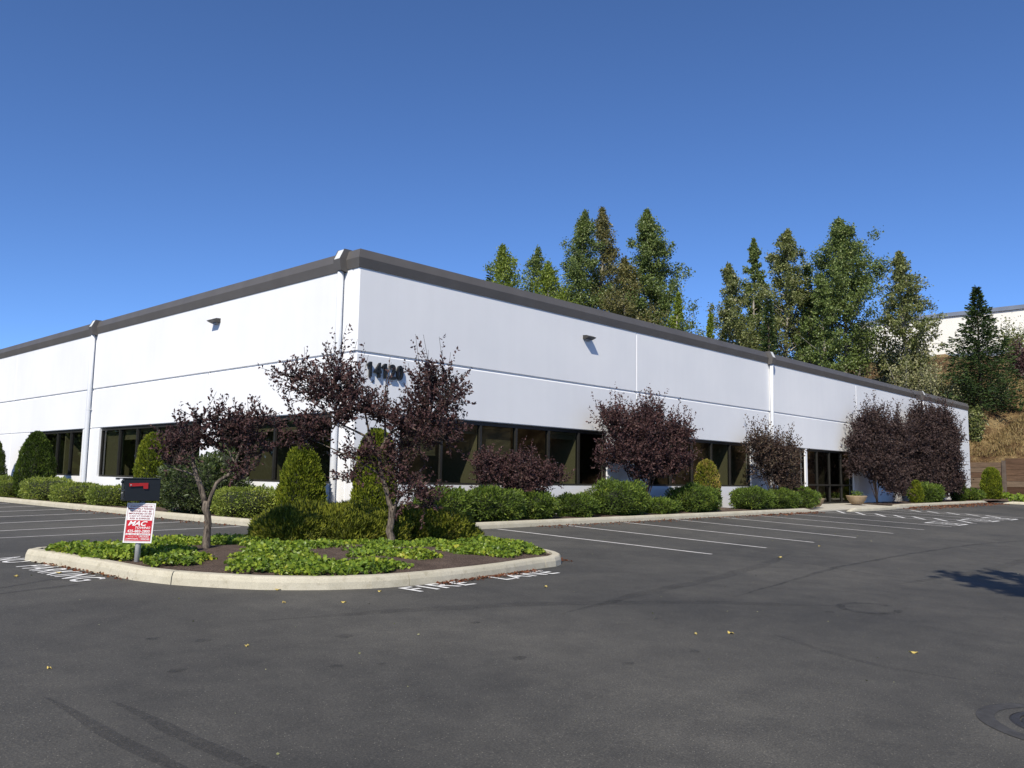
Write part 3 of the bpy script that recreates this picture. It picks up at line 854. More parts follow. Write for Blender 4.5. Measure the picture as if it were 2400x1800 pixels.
mb = MB(); mb.box(24.86, 25.06, -.06, .0, 0.12, HEAD - .005, FR); mb.build('entry_post', M['wall'], B)

# rooms behind the glass
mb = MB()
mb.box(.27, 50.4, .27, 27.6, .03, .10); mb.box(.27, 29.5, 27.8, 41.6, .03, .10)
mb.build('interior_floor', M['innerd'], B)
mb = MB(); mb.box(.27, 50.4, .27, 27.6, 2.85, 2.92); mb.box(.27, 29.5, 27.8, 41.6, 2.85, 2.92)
mb.build('interior_ceiling', M['innerd'], B)  # ceiling coloured dark, shade painted in
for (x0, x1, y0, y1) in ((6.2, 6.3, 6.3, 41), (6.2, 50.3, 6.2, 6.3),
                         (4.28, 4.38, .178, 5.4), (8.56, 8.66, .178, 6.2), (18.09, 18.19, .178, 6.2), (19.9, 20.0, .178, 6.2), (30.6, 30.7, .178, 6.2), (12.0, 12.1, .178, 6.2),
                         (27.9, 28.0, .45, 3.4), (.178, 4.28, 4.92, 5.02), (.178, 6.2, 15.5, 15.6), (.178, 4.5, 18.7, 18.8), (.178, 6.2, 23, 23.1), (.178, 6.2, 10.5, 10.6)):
    mb = MB(); mb.box(x0, x1, y0, y1, .101, 2.849); mb.build('partition', M['innerd' if (x1 - x0 > 8 or y1 - y0 > 8 or x0 > 25) else 'inner'], B)  # back and entry partitions coloured dark to stand in for shade

# house number
num = MB(); V, F = text_mesh('14120', 0.024, 0, 1.14)
s0, s1, z0, z1 = 0.36, 1.40, 3.46, 3.83
def numpt(a, b, o): return FR(s0 + (s1 - s0) * a, o, z0 + (z1 - z0) * b)
n = len(V)
vs = [numpt(a, b, .085) for a, b in V] + [numpt(a, b, .02) for a, b in V]
fs = [tuple(f) for f in F] + [tuple(i + n for i in f[::-1]) for f in F]
cnt = {}
for f in F:
    for i in range(len(f)):
        e = (f[i], f[(i + 1) % len(f)]); cnt[tuple(sorted(e))] = cnt.get(tuple(sorted(e)), 0) + 1
for f in F:
    for i in range(len(f)):
        a, b = f[i], f[(i + 1) % len(f)]
        if cnt[tuple(sorted((a, b)))] == 1: fs.append((a, a + n, b + n, b))
num.add(vs, fs)
# the slanted flag at the top of each 1
lab_ = list(range(n))
for _ in range(60):
    ch = False
    for f in F:
        m_ = min(lab_[i] for i in f)
        for i in f:
            if lab_[i] != m_: lab_[i] = m_; ch = True
    if not ch: break
comps = sorted(((min(V[i][0] for i in range(n) if lab_[i] == c), c) for c in set(lab_)))
for x_, c in (comps[0], comps[2]):
    w_ = max(V[i][0] for i in range(n) if lab_[i] == c) - x_
    q = [(x_ + .002, .99), (x_ + .002, .76), (x_ - .06, .66), (x_ - .06, .82)]
    num.add([numpt(a, b, .083) for a, b in q] + [numpt(a, b, .02) for a, b in q], [(0, 1, 2, 3), (7, 6, 5, 4), (0, 4, 5, 1), (1, 5, 6, 2), (2, 6, 7, 3), (3, 7, 4, 0)])
o = num.build('house_number', M['digit'], B); tag(o, 'black raised numerals 14120')

# wall lamps
def wall_lamp(Fm, s, z, label):
    root = empty('wall_lamp', Fm(s, 0, z)); R0 = Fm(s, 0, z)
    def P(a, o, h): q = Fm(s + a, o, z + h); return tuple(q[i] - R0[i] for i in range(3))
    w = .185
    mb = MB()
    A = [(0.001, -.055), (.09, -.06), (.245, -.005), (.245, .012), (.14, .06), (0.001, .07)]
    vs = [P(-w, o, h) for o, h in A] + [P(w, o, h) for o, h in A]; m = len(A)
    mb.add(vs, [(i, (i + 1) % m, m + (i + 1) % m, m + i) for i in range(m)] + [tuple(range(m)), tuple(range(m, 2 * m))[::-1]])
    mb.build('housing', M['lamp'], root)
    b = MB(); vs = [P(-w * .6, .02, -.1), P(w * .6, .02, -.1), P(w * .6, .1, -.085), P(-w * .6, .1, -.085), P(-w * .6, .02, -.055), P(w * .6, .02, -.055), P(w * .6, .1, -.058), P(-w * .6, .1, -.058)]
    b.hexa(vs); b.build('lens', M['lens'], root)
    tag(root, label, 'wall lamp', 'wall lamps on the white facades')
wall_lamp(FL, 6.85, 5.54, 'grey wedge wall lamp high on the sunlit left facade')
wall_lamp(FR, 8.86, 5.53, 'grey wedge wall lamp high on the shaded facade right of the number')

# ------------------------------------------------------------------ retaining wall, upper building
rw = empty('retaining_wall', (55.4, -2, gz(55, -2)))
tag(rw, 'weathered timber plank retaining wall with upright posts at the foot of the bank', 'retaining wall')
Y0, BAY = -22.94, 3.14
plank = None
for b in range(15):
    ya, yb = Y0 + b * BAY, Y0 + (b + 1) * BAY
    top = 3.06 if yb < -0.5 else 2.78
    mb = MB(); mb.box(-.10, .12, ya + 2 - .13, ya + 2 + .13, -.4, top + .12 - .15)
    mb.build('post', M['steelpost'], rw)
    nb = 8
    for k in range(nb):
        z0 = -.30 + k * (top + .15) / nb
        mb = MB(); j = random.uniform(-.012, .012)
        mb.box(.0 + j, .09 + j, ya + 2 + .10, yb + 2 - .10, z0 + .008, z0 + (top + .15) / nb - .010)
        mb.build('plank', M['wood'], rw)

ub = empty('hilltop_building', (90, 20, 15)); tag(ub, 'cream flat-roofed building with blue-grey roof edge on top of the bank', 'building')
def ubox(name, x0, x1, y0, y1, z0, z1, mat):
    mb = MB(); mb.box(x0 - 90, x1 - 90, y0 - 20, y1 - 20, z0 - 15, z1 - 15); return mb.build(name, mat, ub)
ubox('wall', 90, 130, -70, 22.5, 10, 19.85, M['upper'])
ubox('roof_edge', 89.8, 130.2, -70.2, 22.7, 19.86, 20.3, M['uppercap'])
ubox('base_band', 89.9, 130.1, -70.1, 22.6, 9.5, 15.6, M['uppercap'])
lw = empty('low_wall', (80, 22, 11)); tag(lw, 'low white wall half hidden behind the pale trees on the bank', 'wall')
mb = MB(); mb.box(0, .3, -5, 3.5, -1, 1.75); mb.build('wall', M['upper'], lw)
mb = MB(); mb.box(-.05, .35, -5.05, 3.55, 1.76, 1.9); mb.build('coping', M['uppercap'], lw)

# ------------------------------------------------------------------ plants
def unit(a):
    return a / np.maximum(np.linalg.norm(a, axis=1, keepdims=True), 1e-9)

def leaves(name, pos, axis_, size, ratio, mat, parent=None, kind=None, fold=0.18, rng=RNG):
    """one folded four-cornered leaf at every position"""
    n = len(pos); ax = unit(axis_)
    rnd = unit(rng.normal(size=(n, 3)))
    side = unit(np.cross(ax, rnd)); nr = np.cross(side, ax)
    s = np.asarray(size).reshape(-1, 1) * np.ones((n, 1)); w = s * ratio * 0.5
    a = pos; tip = pos + ax * s; midp = pos + ax * s * 0.5
    l = midp - side * w + nr * s * fold; r = midp + side * w + nr * s * fold
    V = np.stack([a, r, tip, l], 1).reshape(-1, 3)
    b = np.arange(n)[:, None] * 4
    F = np.concatenate([b + np.array([[0, 1, 2]]), b + np.array([[0, 2, 3]])], 0)
    o = arr_mesh(name, V, F, mat, parent)
    if kind: o['kind'] = kind
    return o

def in_ball(n, rng=RNG, p=0.45):
    d = unit(rng.normal(size=(n, 3))); return d * (rng.random((n, 1)) ** p)

CAMA = np.array([0.6826, -0.7308, 0]); CAMB = np.array([0.7308, 0.6826, 0])

def woody(name, label, cat, base, limbs, lobes, mat, leaf=0.055, per_twig=13, dens=1.0, twig=(0.28, 0.55), up=0.7,
          shoots=0.08, frame='cam', bark='bark', group=None, clip=None, ratio=0.5, radial=1.0, seed=1, loc_lift=0.0, stemseg=8, girth=.80, alltwigs=False, shoot_len=(0.6, 0.95)):
    """a branching woody plant: limbs = polylines (a,h,b,r); lobes = (a,h,b,ra,rh,rb)"""
    rng = np.random.default_rng(seed); random.seed(seed)
    A, Bv = (CAMA, CAMB) if frame == 'cam' else (np.array([1.2, -.25, 0]), np.array([.2, .75, 0]))
    root = empty(name, base); tag(root, label, cat, group)
    Z = np.array([0, 0, 1.0])
    def W(a, h, b): return A * a + Bv * b + Z * h
    wood = MB()
    for lb in limbs:
        pts = [W(*p[:3]) for p in lb]; rad = [p[3] * girth for p in lb]
        # smooth the polyline a little
        P, Rr = [], []
        for i in range(len(pts) - 1):
            for t in (0, .5):
                P.append(pts[i] * (1 - t) + pts[i + 1] * t + rng.normal(size=3) * (0.25 * rad[i] if t else 0)); Rr.append(rad[i] * (1 - t) + rad[i + 1] * t)
        P.append(pts[-1]); Rr.append(rad[-1])
        wood.tube(P, Rr, stemseg, True, 0.10)
    wood.build('trunk', M[bark], root, True)
    tw = MB(); LP, LA = [], []
    base_v = np.array(base)
    for (a, h, b, ra, rh, rb) in lobes:
        c = W(a, h, b)
        vol = ra * rh * rb
        n = int(dens * 520 * vol ** 0.72) + 10
        q = in_ball(n, rng)
        for k in range(n):
            off = A * (q[k, 0] * ra) + Bv * (q[k, 1] * rb) + Z * (q[k, 2] * rh)
            p0 = c + off * 0.85
            out = off / max(np.linalg.norm(off), .05)
            d = out * radial + Z * up + rng.normal(size=3) * 0.45
            d /= np.linalg.norm(d)
            ln = rng.uniform(*twig); m = per_twig
            if rng.random() < shoots and q[k, 2] > 0.1:
                ln = rng.uniform(*shoot_len); m = int(per_twig * 1.5)
                d = d * 0.6 + Z * 0.7; d /= np.linalg.norm(d)
            p1 = p0 + d * ln
            if alltwigs or k % 3 == 0:
                e = p0 - off * rng.uniform(.3, .7)
                tw.tube([e, (e + p0) / 2 + rng.normal(size=3) * .03, p0, p1], [.010, .008, .006, .003], 3, False)
            t = (np.arange(m) + rng.random(m)) / m
            bend = rng.normal(size=3) * 0.10 * ln
            pos = p0 + d * ln * t[:, None] + bend * (t ** 2)[:, None]
            axd = d * 0.55 + unit(rng.normal(size=(m, 3))) * 0.85
            LP.append(pos); LA.append(axd)
        # a few branches feeding the lobe
        for k in range(3):
            e = c + (A * rng.uniform(-.6, .6) * ra + Z * rng.uniform(-.1, .7) * rh + Bv * rng.uniform(-.6, .6) * rb)
            tw.tube([c - Z * rh * .6, (c + e) / 2 + rng.normal(size=3) * .05, e], [.016, .012, .005], 4, False)
    tw.build('twigs', M['twig'], root)
    LP = np.concatenate(LP); LA = np.concatenate(LA)
    if clip == 'R': LP[:, 1] = np.minimum(LP[:, 1], -base_v[1] - 0.12)
    if clip == 'L': LP[:, 0] = np.minimum(LP[:, 0], -base_v[0] - 0.12)
    LP[:, 2] = np.maximum(LP[:, 2], 0.06)
    leaves('foliage', LP, LA, leaf * rng.uniform(.65, 1.25, len(LP)), ratio, L[mat], root, rng=rng)
    return root

# --- the two plum trees on the island
bz = island_top(-2.98, -5.24)
woody('plum_tree', 'tall open purple-leaved plum tree with split pale trunk on the island', 'tree', (-2.98, -5.24, bz - .03),
      [[(0, -.1, 0, .095), (-.02, .15, 0, .082), (-.045, .39, 0, .076), (-.025, .68, 0, .080)],
       [(-.025, .62, 0, .066), (-.11, .85, 0, .055), (-.22, 1.17, 0, .047), (-.285, 1.52, 0, .042)],
       [(.0, .60, .02, .05), (.05, .78, .05, .035), (.16, .92, .05, .022), (.35, 1.0, 0, .014), (.55, .85, -.1, .008)],
       [(-.285, 1.5, 0, .034), (-.5, 1.82, 0, .027), (-.85, 1.98, -.05, .02), (-1.3, 2.3, -.1, .015), (-1.9, 2.75, -.1, .008)],
       [(-.285, 1.5, 0, .036), (-.13, 1.87, .1, .03), (0, 1.97, .15, .026), (.35, 2.3, .1, .02), (.75, 2.7, .1, .01)],
       [(-.4, 1.70, 0, .026), (-.55, 2.2, .1, .02), (-.8, 2.6, .1, .014), (-1.0, 3.0, .1, .008)],
       [(-.2, 1.72, .1, .026), (-.25, 2.3, .2, .02), (-.22, 2.7, .1, .012), (-.16, 3.2, .1, .005)],
       [(0, 1.97, .15, .02), (.3, 1.95, -.1, .015), (.65, 1.85, -.2, .008)],
       [(-.22, 1.17, 0, .026), (-.5, 1.35, -.1, .02), (-.9, 1.55, -.2, .014), (-1.5, 1.8, -.2, .007)]],
      [(-1.78, 2.78, -.1, .28, .14, .25), (-1.38, 2.52, -.1, .38, .22, .35), (-1.05, 2.80, 0, .26, .34, .35), (-.82, 2.60, .1, .22, .26, .35),
       (-.75, 2.28, -.1, .42, .26, .4), (-.30, 2.18, .1, .30, .20, .35), (.50, 2.60, .1, .22, .46, .4), (.82, 2.52, 0, .32, .42, .4), (.55, 2.2, 0, .42, .26, .4), (.08, 2.05, 0, .28, .18, .3),
       (.78, 1.82, -.2, .34, .20, .3), (.34, 1.80, -.1, .28, .2, .3), (-1.45, 1.92, -.2, .34, .14, .3), (-1.58, 1.66, -.2, .18, .10, .2),
       (-.58, 1.50, -.1, .28, .13, .3), (-.14, 1.48, .0, .18, .24, .2), (.04, 1.12, 0, .24, .2, .2), (.35, .92, -.1, .30, .15, .25),
       (.58, .72, -.1, .14, .12, .12), (-.70, 1.12, -.1, .18, .09, .15), (-1.05, 2.0, -.1, .28, .12, .3)],
      'purple', leaf=.068, dens=1.15, per_twig=15, seed=11, shoots=.10, twig=(.2, .46), ratio=.52, alltwigs=True)
bz = island_top(-5.86, -4.51)
woody('plum_tree', 'short forked purple-leaved plum tree behind the mailbox', 'tree', (-5.86, -4.51, bz - .03),
      [[(0, -.1, 0, .085), (-.015, .3, 0, .066), (-.02, .55, 0, .063), (-.04, .73, 0, .074)],
       [(-.06, .68, 0, .056), (-.14, .95, 0, .05), (-.22, 1.12, 0, .045), (-.255, 1.24, 0, .038), (-.3, 1.5, 0, .028), (-.38, 1.8, 0, .012)],
       [(-.02, .66, 0, .042), (.09, 1.0, 0, .036), (.26, 1.12, 0, .032), (.36, 1.26, 0, .03), (.37, 1.36, 0, .027), (.45, 1.6, 0, .018), (.6, 1.9, 0, .008)],
       [(.36, 1.27, 0, .02), (.2, 1.5, .1, .014), (.1, 1.75, .1, .007)],
       [(-.22, 1.10, 0, .022), (-.35, 1.16, -.05, .018), (-.5, 1.2, -.1, .013), (-.68, 1.28, -.1, .007)]],
      [(-.36, 1.66, 0, .30, .25, .32), (-.52, 1.34, -.1, .22, .14, .25), (-.58, 1.50, 0, .16, .16, .2), (-.10, 1.60, .1, .16, .14, .25), (.24, 1.72, .1, .26, .22, .32), (.52, 1.72, 0, .28, .28, .32),
       (.68, 1.50, 0, .15, .15, .2), (.48, 1.12, -.1, .11, .09, .12), (.04, 1.92, 0, .07, .14, .1), (.70, 1.92, 0, .12, .14, .12), (.38, 1.95, 0, .14, .10, .15), (-.2, 1.92, 0, .10, .08, .12)],
      'purple', leaf=.060, dens=1.25, per_twig=13, seed=5, shoots=.06, twig=(.16, .34), ratio=.52, alltwigs=True, shoot_len=(.4, .6))

# --- purple-leaved shrubs along the entry facade
def vase(label, x, y, h, spread, lobes, mat, leaf, dens, seed, n=9, twig=(.35, .7), up=1.0, shoots=.2, shoot_len=(.7, 1.1)):
    rng = np.random.default_rng(seed); limbs = []; parts = []
    for (a, h_, b, ra, rh, rb) in lobes:
        k = 1 if max(ra, rh) < .45 else int(4 + 7 * ra * rh)
        for j in range(k):
            if k == 1: parts.append((a, h_, b, ra, rh, rb)); break
            d = rng.normal(size=3); d = d / np.linalg.norm(d) * rng.random() ** .4 * .78
            f = rng.uniform(.30, .48)
            parts.append((a + d[0] * ra, max(h_ + d[2] * rh, .35), b + d[1] * rb, ra * f + .06, rh * f + .06, rb * f + .06))
    lobes = parts
    for k in range(n):
        a = rng.uniform(-1, 1) * spread; b = rng.uniform(-.5, .5)
        limbs.append([(rng.uniform(-.12, .12), -.1, 0, .032), (a * .25, h * .22, b * .3, .026), (a * .6, h * .5, b * .7, .016), (a, h * .82, b, .008)])
    return woody('plum_shrub', label, 'shrub', (x, y, gz(x, -2.4) + .10), limbs, lobes, mat, leaf=leaf, dens=dens, seed=seed, twig=twig, up=up,
                 shoots=shoots, frame='wall', clip='R', bark='twig', group='purple-leaved shrubs along the wall', ratio=.55, stemseg=5, shoot_len=shoot_len)
vase('low mounded purple-leaved shrub under the first long window', 4.67, -1.0, 1.5, .8,
     [(-.68, 1.25, 0, .5, .34, .5), (0, 1.0, 0, .6, .42, .5), (.7, 1.12, 0, .52, .30, .5), (.1, 1.45, 0, .35, .25, .4), (-.9, 1.5, 0, .25, .2, .3), (.35, .75, 0, .6, .25, .4)],
     'purple', .07, 1.6, 21, 8, (.2, .42), .7, .10, (.4, .7))
vase('large vase-shaped purple-leaved shrub below the vertical panel joint', 10.34, -1.15, 3.2, 1.3,
     [(-.07, 2.2, 0, 1.15, .80, .7), (-.85, 2.75, 0, .5, .45, .5), (.34, 2.8, 0, .55, .5, .5), (1.1, 2.4, 0, .5, .45, .5), (-1.35, 2.85, 0, .22, .22, .3),
      (-1.1, 1.7, 0, .5, .4, .5), (.2, 1.4, 0, .9, .45, .6), (1.05, 1.7, 0, .5, .5, .5)],
     'purple', .085, 1.0, 22, 12, (.3, .6), 1.0, .25, (.6, 1.0))
vase('grey-bronze leaved shrub with thin upright shoots before the second downspout', 19.6, -1.05, 2.6, .9,
     [(0, 1.9, 0, .95, .70, .6), (-.6, 2.35, 0, .5, .35, .5), (.6, 2.2, 0, .5, .4, .5), (.6, 1.1, 0, .55, .45, .5), (0, 1.2, 0, .6, .4, .5)],
     'purplegreen', .09, 1.0, 23, 9, (.3, .6), 1.0, .28, (.8, 1.2))
vase('tall dark purple shrub right of the entry, nearer of two', 30.4, -1.1, 4.0, 1.0,
     [(-.1, 2.6, 0, 1.25, 1.0, .8), (-.45, 3.6, 0, .5, .6, .5), (.15, 3.8, 0, .35, .6, .45), (-1.05, 3.1, 0, .35, .6, .4), (-.95, 1.75, 0, .65, .45, .6), (.6, 1.5, 0, .9, .7, .6), (.6, 3.4, 0, .4, .6, .4), (1.4, 2.6, 0, .8, .9, .7), (1.6, 3.6, 0, .45, .6, .5), (.9, .7, -.1, .9, .5, .5), (1.6, 1.2, 0, .7, .7, .5)],
     'purpledark', .11, 1.0, 24, 10, (.35, .7), 1.2, .35, (.9, 1.5))
vase('broad dark purple shrub near the far end of the building', 39.0, -1.3, 4.2, 1.6,
     [(0, 2.8, 0, 1.6, 1.3, .9), (-1.2, 4.3, 0, .45, .7, .5), (-1.7, 3.6, 0, .5, .9, .5), (.1, 4.3, 0, .75, .8, .6), (.7, 4.3, 0, .5, .6, .5), (1.35, 3.7, 0, .6, .7, .6), (1.4, 2.1, 0, .75, .95, .6), (-1.3, 1.7, 0, .9, .8, .7), (-1.6, 2.6, 0, .8, .8, .7), (0, 1.2, -.2, 1.3, .7, .6), (1.5, 1.1, 0, .5, .6, .5), (-1.5, .7, 0, .8, .5, .5), (.2, .6, -.1, 1.2, .45, .5)],
     'purpledark', .115, 1.0, 25, 12, (.4, .75), 1.1, .3, (.9, 1.4))

# --- clipped hedges and shrubs
def blob_pts(n, rx, ry, rz, rng, power=2.6, lump=0.10, lumpf=2.6):
    d = unit(rng.normal(size=(n, 3)))
    k = (np.abs(d) ** power).sum(1) ** (-1 / power)
    ph = rng.uniform(0, 6, 3)
    l = 1 + lump * (np.sin(d[:, 0] * lumpf * 2 + ph[0]) * np.sin(d[:, 1] * lumpf * 2 + ph[1]) + .6 * np.sin(d[:, 2] * lumpf * 3 + ph[2]) * np.sin(d[:, 0] * 7 + ph[1]))
    return d * (k * l)[:, None] * np.array([rx, ry, rz]), d

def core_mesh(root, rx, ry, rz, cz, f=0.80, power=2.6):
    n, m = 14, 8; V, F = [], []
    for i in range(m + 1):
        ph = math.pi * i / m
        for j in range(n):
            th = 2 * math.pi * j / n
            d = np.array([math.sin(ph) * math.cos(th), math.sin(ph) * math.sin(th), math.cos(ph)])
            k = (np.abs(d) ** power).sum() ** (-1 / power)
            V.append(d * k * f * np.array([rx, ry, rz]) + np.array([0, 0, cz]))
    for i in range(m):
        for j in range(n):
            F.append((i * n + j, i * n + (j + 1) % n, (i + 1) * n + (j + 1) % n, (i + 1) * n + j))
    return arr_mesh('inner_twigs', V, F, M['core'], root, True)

def shrub(name, label, cat, x, y, ztop, rx, ry, mat, leaf=.055, n=5500, power=2.8, rz=0.0, lump=.10, group=None, seed=1, spike=.25, ratio=.45, zb=None, thick=.16):
    rng = np.random.default_rng(seed)
    z0 = (gz(x, -2.4) if y < 0.5 else gz(-2.3, y)) + .10 if zb is None else zb
    h = ztop - z0; r3 = h * .52; cz = h - r3
    root = empty(name, (x, y, z0), rz); tag(root, label, cat, group)
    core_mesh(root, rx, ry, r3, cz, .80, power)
    st = MB()
    for k in range(4): st.tube([(rng.uniform(-.1, .1), rng.uniform(-.1, .1), -.08), (rng.uniform(-.3, .3) * rx, rng.uniform(-.3, .3) * ry, h * .4)], [.02, .012], 4, False)
    st.build('stems', M['twig'], root)
    p, d = blob_pts(n, rx, ry, r3, rng, power, lump)
    p = p * (1 - thick * rng.random((n, 1)) ** 1.6); p[:, 2] += cz
    keep = p[:, 2] > .02
    p, d = p[keep], d[keep]
    ax = d * .8 + np.array([0, 0, .45]) + rng.normal(size=p.shape) * .55
    sz = leaf * rng.uniform(.6, 1.3, len(p))
    sp = rng.random(len(p)) < spike * .2; sz[sp] *= 1.8
    leaves('foliage', p, ax, sz, ratio, L[mat], root, rng=rng)
    return root
GH = 'clipped green hedges along the beds'
RL = math.pi / 2
hed = [('round-topped box hedge at the far left end of the bed', -1.55, 20.3, .80, .62, .8, 'box', 31),
       ('box hedge just right of the tall dark arborvitae', -1.5, 15.1, .80, .78, 1.05, 'box', 32),
       ('box hedge below the first downspout on the sunlit wall', -1.55, 12.3, .67, .70, .95, 'box', 33),
       ('small box hedge half hidden behind the mailbox', -1.5, 9.75, .62, .65, .80, 'box', 34),
       ('wide box hedge between the dark shrub and the bright arborvitae', -1.25, 2.45, .74, .75, .90, 'box', 35)]
for lab, x, y, zt, rx, ry, mt, sd in hed:
    shrub('box_hedge', lab, 'hedge', x, y, zt, rx, ry, mt, .058, 7000, 3.2, 0, .07, GH, sd)
shrub('box_hedge', 'box hedge at the left picture edge before the first arborvitae', 'hedge', -1.5, 18.6, .66, .6, .6, 'box', .058, 5000, 3.2, 0, .07, GH, 36)
GY = 'yew shrubs before the entry facade'
yews = [('bright yew shrub just right of the corner arborvitae', 1.75, -1.3, .80, .72, .60, 41, 7000),
        ('yew shrub under the low purple shrub, middle of three', 3.3, -1.35, .82, .95, .68, 42, 8500),
        ('darker yew shrub at the right end of the first clump', 4.95, -1.25, .70, .80, .60, 43, 6500),
        ('small low yew shrub right of the gap in the bed', 6.85, -1.25, .62, .72, .55, 44, 5500),
        ('rounded yew mound with lighter top in front of the large purple shrub', 8.75, -1.35, 1.02, 1.15, .72, 45, 9500),
        ('low dark yew between the yew mound and the clipped pair', 10.9, -1.25, .50, .85, .55, 46, 5500),
        ('dark clipped yew at the foot of the scorched arborvitae', 13.1, -1.3, .92, 1.05, .66, 47, 8500),
        ('clipped yew block left of the grey-bronze shrub', 17.1, -1.35, .85, .90, .66, 48, 7500),
        ('loose green shrub under the grey-bronze shrub', 19.5, -1.35, .80, .78, .60, 49, 6000),
        ('green shrub beside the left planter bowl at the entry', 21.0, -1.55, .84, .62, .58, 50, 5500),
        ('green rounded shrub in the shade under the purple shrubs', 36.4, -1.55, 1.05, 1.15, .70, 51, 7000),
        ('small green shrub next to the last arborvitae', 45.6, -1.3, .80, .95, .60, 52, 5000)]
for lab, x, y, zt, rx, ry, sd, n in yews:
    shrub('yew_shrub', lab, 'shrub', x, y, zt, rx, ry, 'yew', .062 if x < 30 else .09, int(n * 1.5), 2.3, 0, .16, GY, sd, 1.2, .30, None, .28)
shrub('dark_shrub', 'large rounded dark green leafy shrub behind the short plum tree', 'shrub', -1.3, 4.7, 1.50, .95, 1.25, 'coton', .075, 11000, 2.3, 0, .14, None, 55, .8, .5, None, .28)
shrub('dark_shrub', 'leafy dark green shoots rising left of the corner pier', 'shrub', -.95, 4.2, 1.75, .35, .55, 'coton', .07, 1600, 2.0, 0, .3, None, 56, .8, .5, None, .5)

# --- arborvitae
def arborvitae(label, x, y, ztop, r, mat, n=9000, seed=1, tip=.35, leaf=.085, taper=.62, zb=None):
    rng = np.random.default_rng(seed)
    z0 = (gz(x, -2.4) if y < 0.5 else gz(-2.3, y)) + .08 if zb is None else zb
    h = ztop - z0
    root = empty('arborvitae', (x, y, z0)); tag(root, label, 'conifer', 'clipped arborvitae along the walls')
    def prof(t): return r * np.clip((np.minimum(1, .72 + t * 1.2)) * (1 - np.clip((t - .25) / .75, 0, 1) ** 2.1 * taper) * np.sqrt(np.clip((1.0 - t) / .10, 0, 1)), .0, None)
    t = rng.random(n) ** .9; th = rng.uniform(0, 2 * math.pi, n)
    ph = rng.uniform(0, 6, 3)
    lump = 1 + .10 * np.sin(th * 3 + t * 9 + ph[0]) * np.sin(t * 14 + ph[1]) + .06 * np.sin(th * 7 + ph[2])
    rad = prof(t) * lump * (1 - .16 * rng.random(n) ** 1.5)
    p = np.stack([rad * np.cos(th), rad * np.sin(th), t * (h - leaf * .6)], 1)
    ax = np.stack([np.cos(th) * .5, np.sin(th) * .5, np.full(n, 1.0)], 1) + rng.normal(size=(n, 3)) * .35
    sz = leaf * rng.uniform(.6, 1.3, n)
    top = t > .93; sz[top] *= 1.3
    leaves('foliage', p, ax, sz, .42, L[mat], root, rng=rng)
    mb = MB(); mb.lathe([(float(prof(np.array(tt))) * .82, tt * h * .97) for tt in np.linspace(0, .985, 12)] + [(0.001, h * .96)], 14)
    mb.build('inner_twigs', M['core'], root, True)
    mb = MB(); mb.tube([(0, 0, -.1), (0, 0, h * .6)], [.05, .03], 6); mb.build('trunk', M['darkbark'], root)
    return root
arborvitae('dark arborvitae cut off by the left picture edge', -1.15, 23.2, 2.38, .62, 'arbdark', 8000, 61)
arborvitae('tall dark cone-shaped arborvitae before the leftmost window', -1.35, 17.1, 2.44, .64, 'arbdark', 11000, 62, taper=.72)
arborvitae('bright columnar arborvitae behind the mailbox', -.95, 8.45, 2.22, .50, 'arb', 10000, 63, taper=.55)
arborvitae('bright cone-shaped arborvitae left of the building corner', -1.0, .55, 1.76, .50, 'arb', 11000, 64, taper=.62)
arborvitae('arborvitae at the building corner behind the tall plum tree', -.20, -1.15, 2.12, .46, 'arb', 11000, 65, taper=.5)
arborvitae('yellow-brown scorched arborvitae among the yews', 14.2, -1.15, 1.80, .44, 'arbyel', 7000, 66, taper=.5)
arborvitae('small bright arborvitae past the far end of the building', 50.9, -1.2, 2.22, .60, 'arb', 6000, 67, taper=.45, leaf=.13)
arborvitae('slender young arborvitae in the shade near the far end', 34.6, -1.6, 1.25, .30, 'arb', 2500, 68, taper=.6, leaf=.1)
arborvitae('dark young arborvitae under the broad purple shrub', 42.3, -1.5, 1.55, .42, 'arbdark', 2500, 69, taper=.6, leaf=.1)

# sparse shoots above the first yew
rng = np.random.default_rng(70); rt = empty('green_shoots', (1.55, -.75, gz(1, -2.4) + .1)); tag(rt, 'thin bright green shoots standing above the first yew', 'plant')
st = MB(); P, A_ = [], []
for k in range(12):
    x, y = rng.uniform(-.5, .6), rng.uniform(-.2, .2); hh = rng.uniform(.7, 1.0) + (.35 if k == 0 else 0)
    top = np.array([x + rng.uniform(-.12, .12), y, hh]); b0 = np.array([x * .5, y * .5, 0])
    st.tube([b0, top], [.008, .003], 4, False)
    t = rng.uniform(.45, 1, 40)[:, None]; P.append(b0 + (top - b0) * t); A_.append(rng.normal(size=(40, 3)) * .8 + np.array([0, 0, .5]))
st.build('stems', M['twig'], rt); leaves('foliage', np.concatenate(P), np.concatenate(A_), .06 * rng.uniform(.6, 1.2, 480), .45, L['yew'], rt, rng=rng)

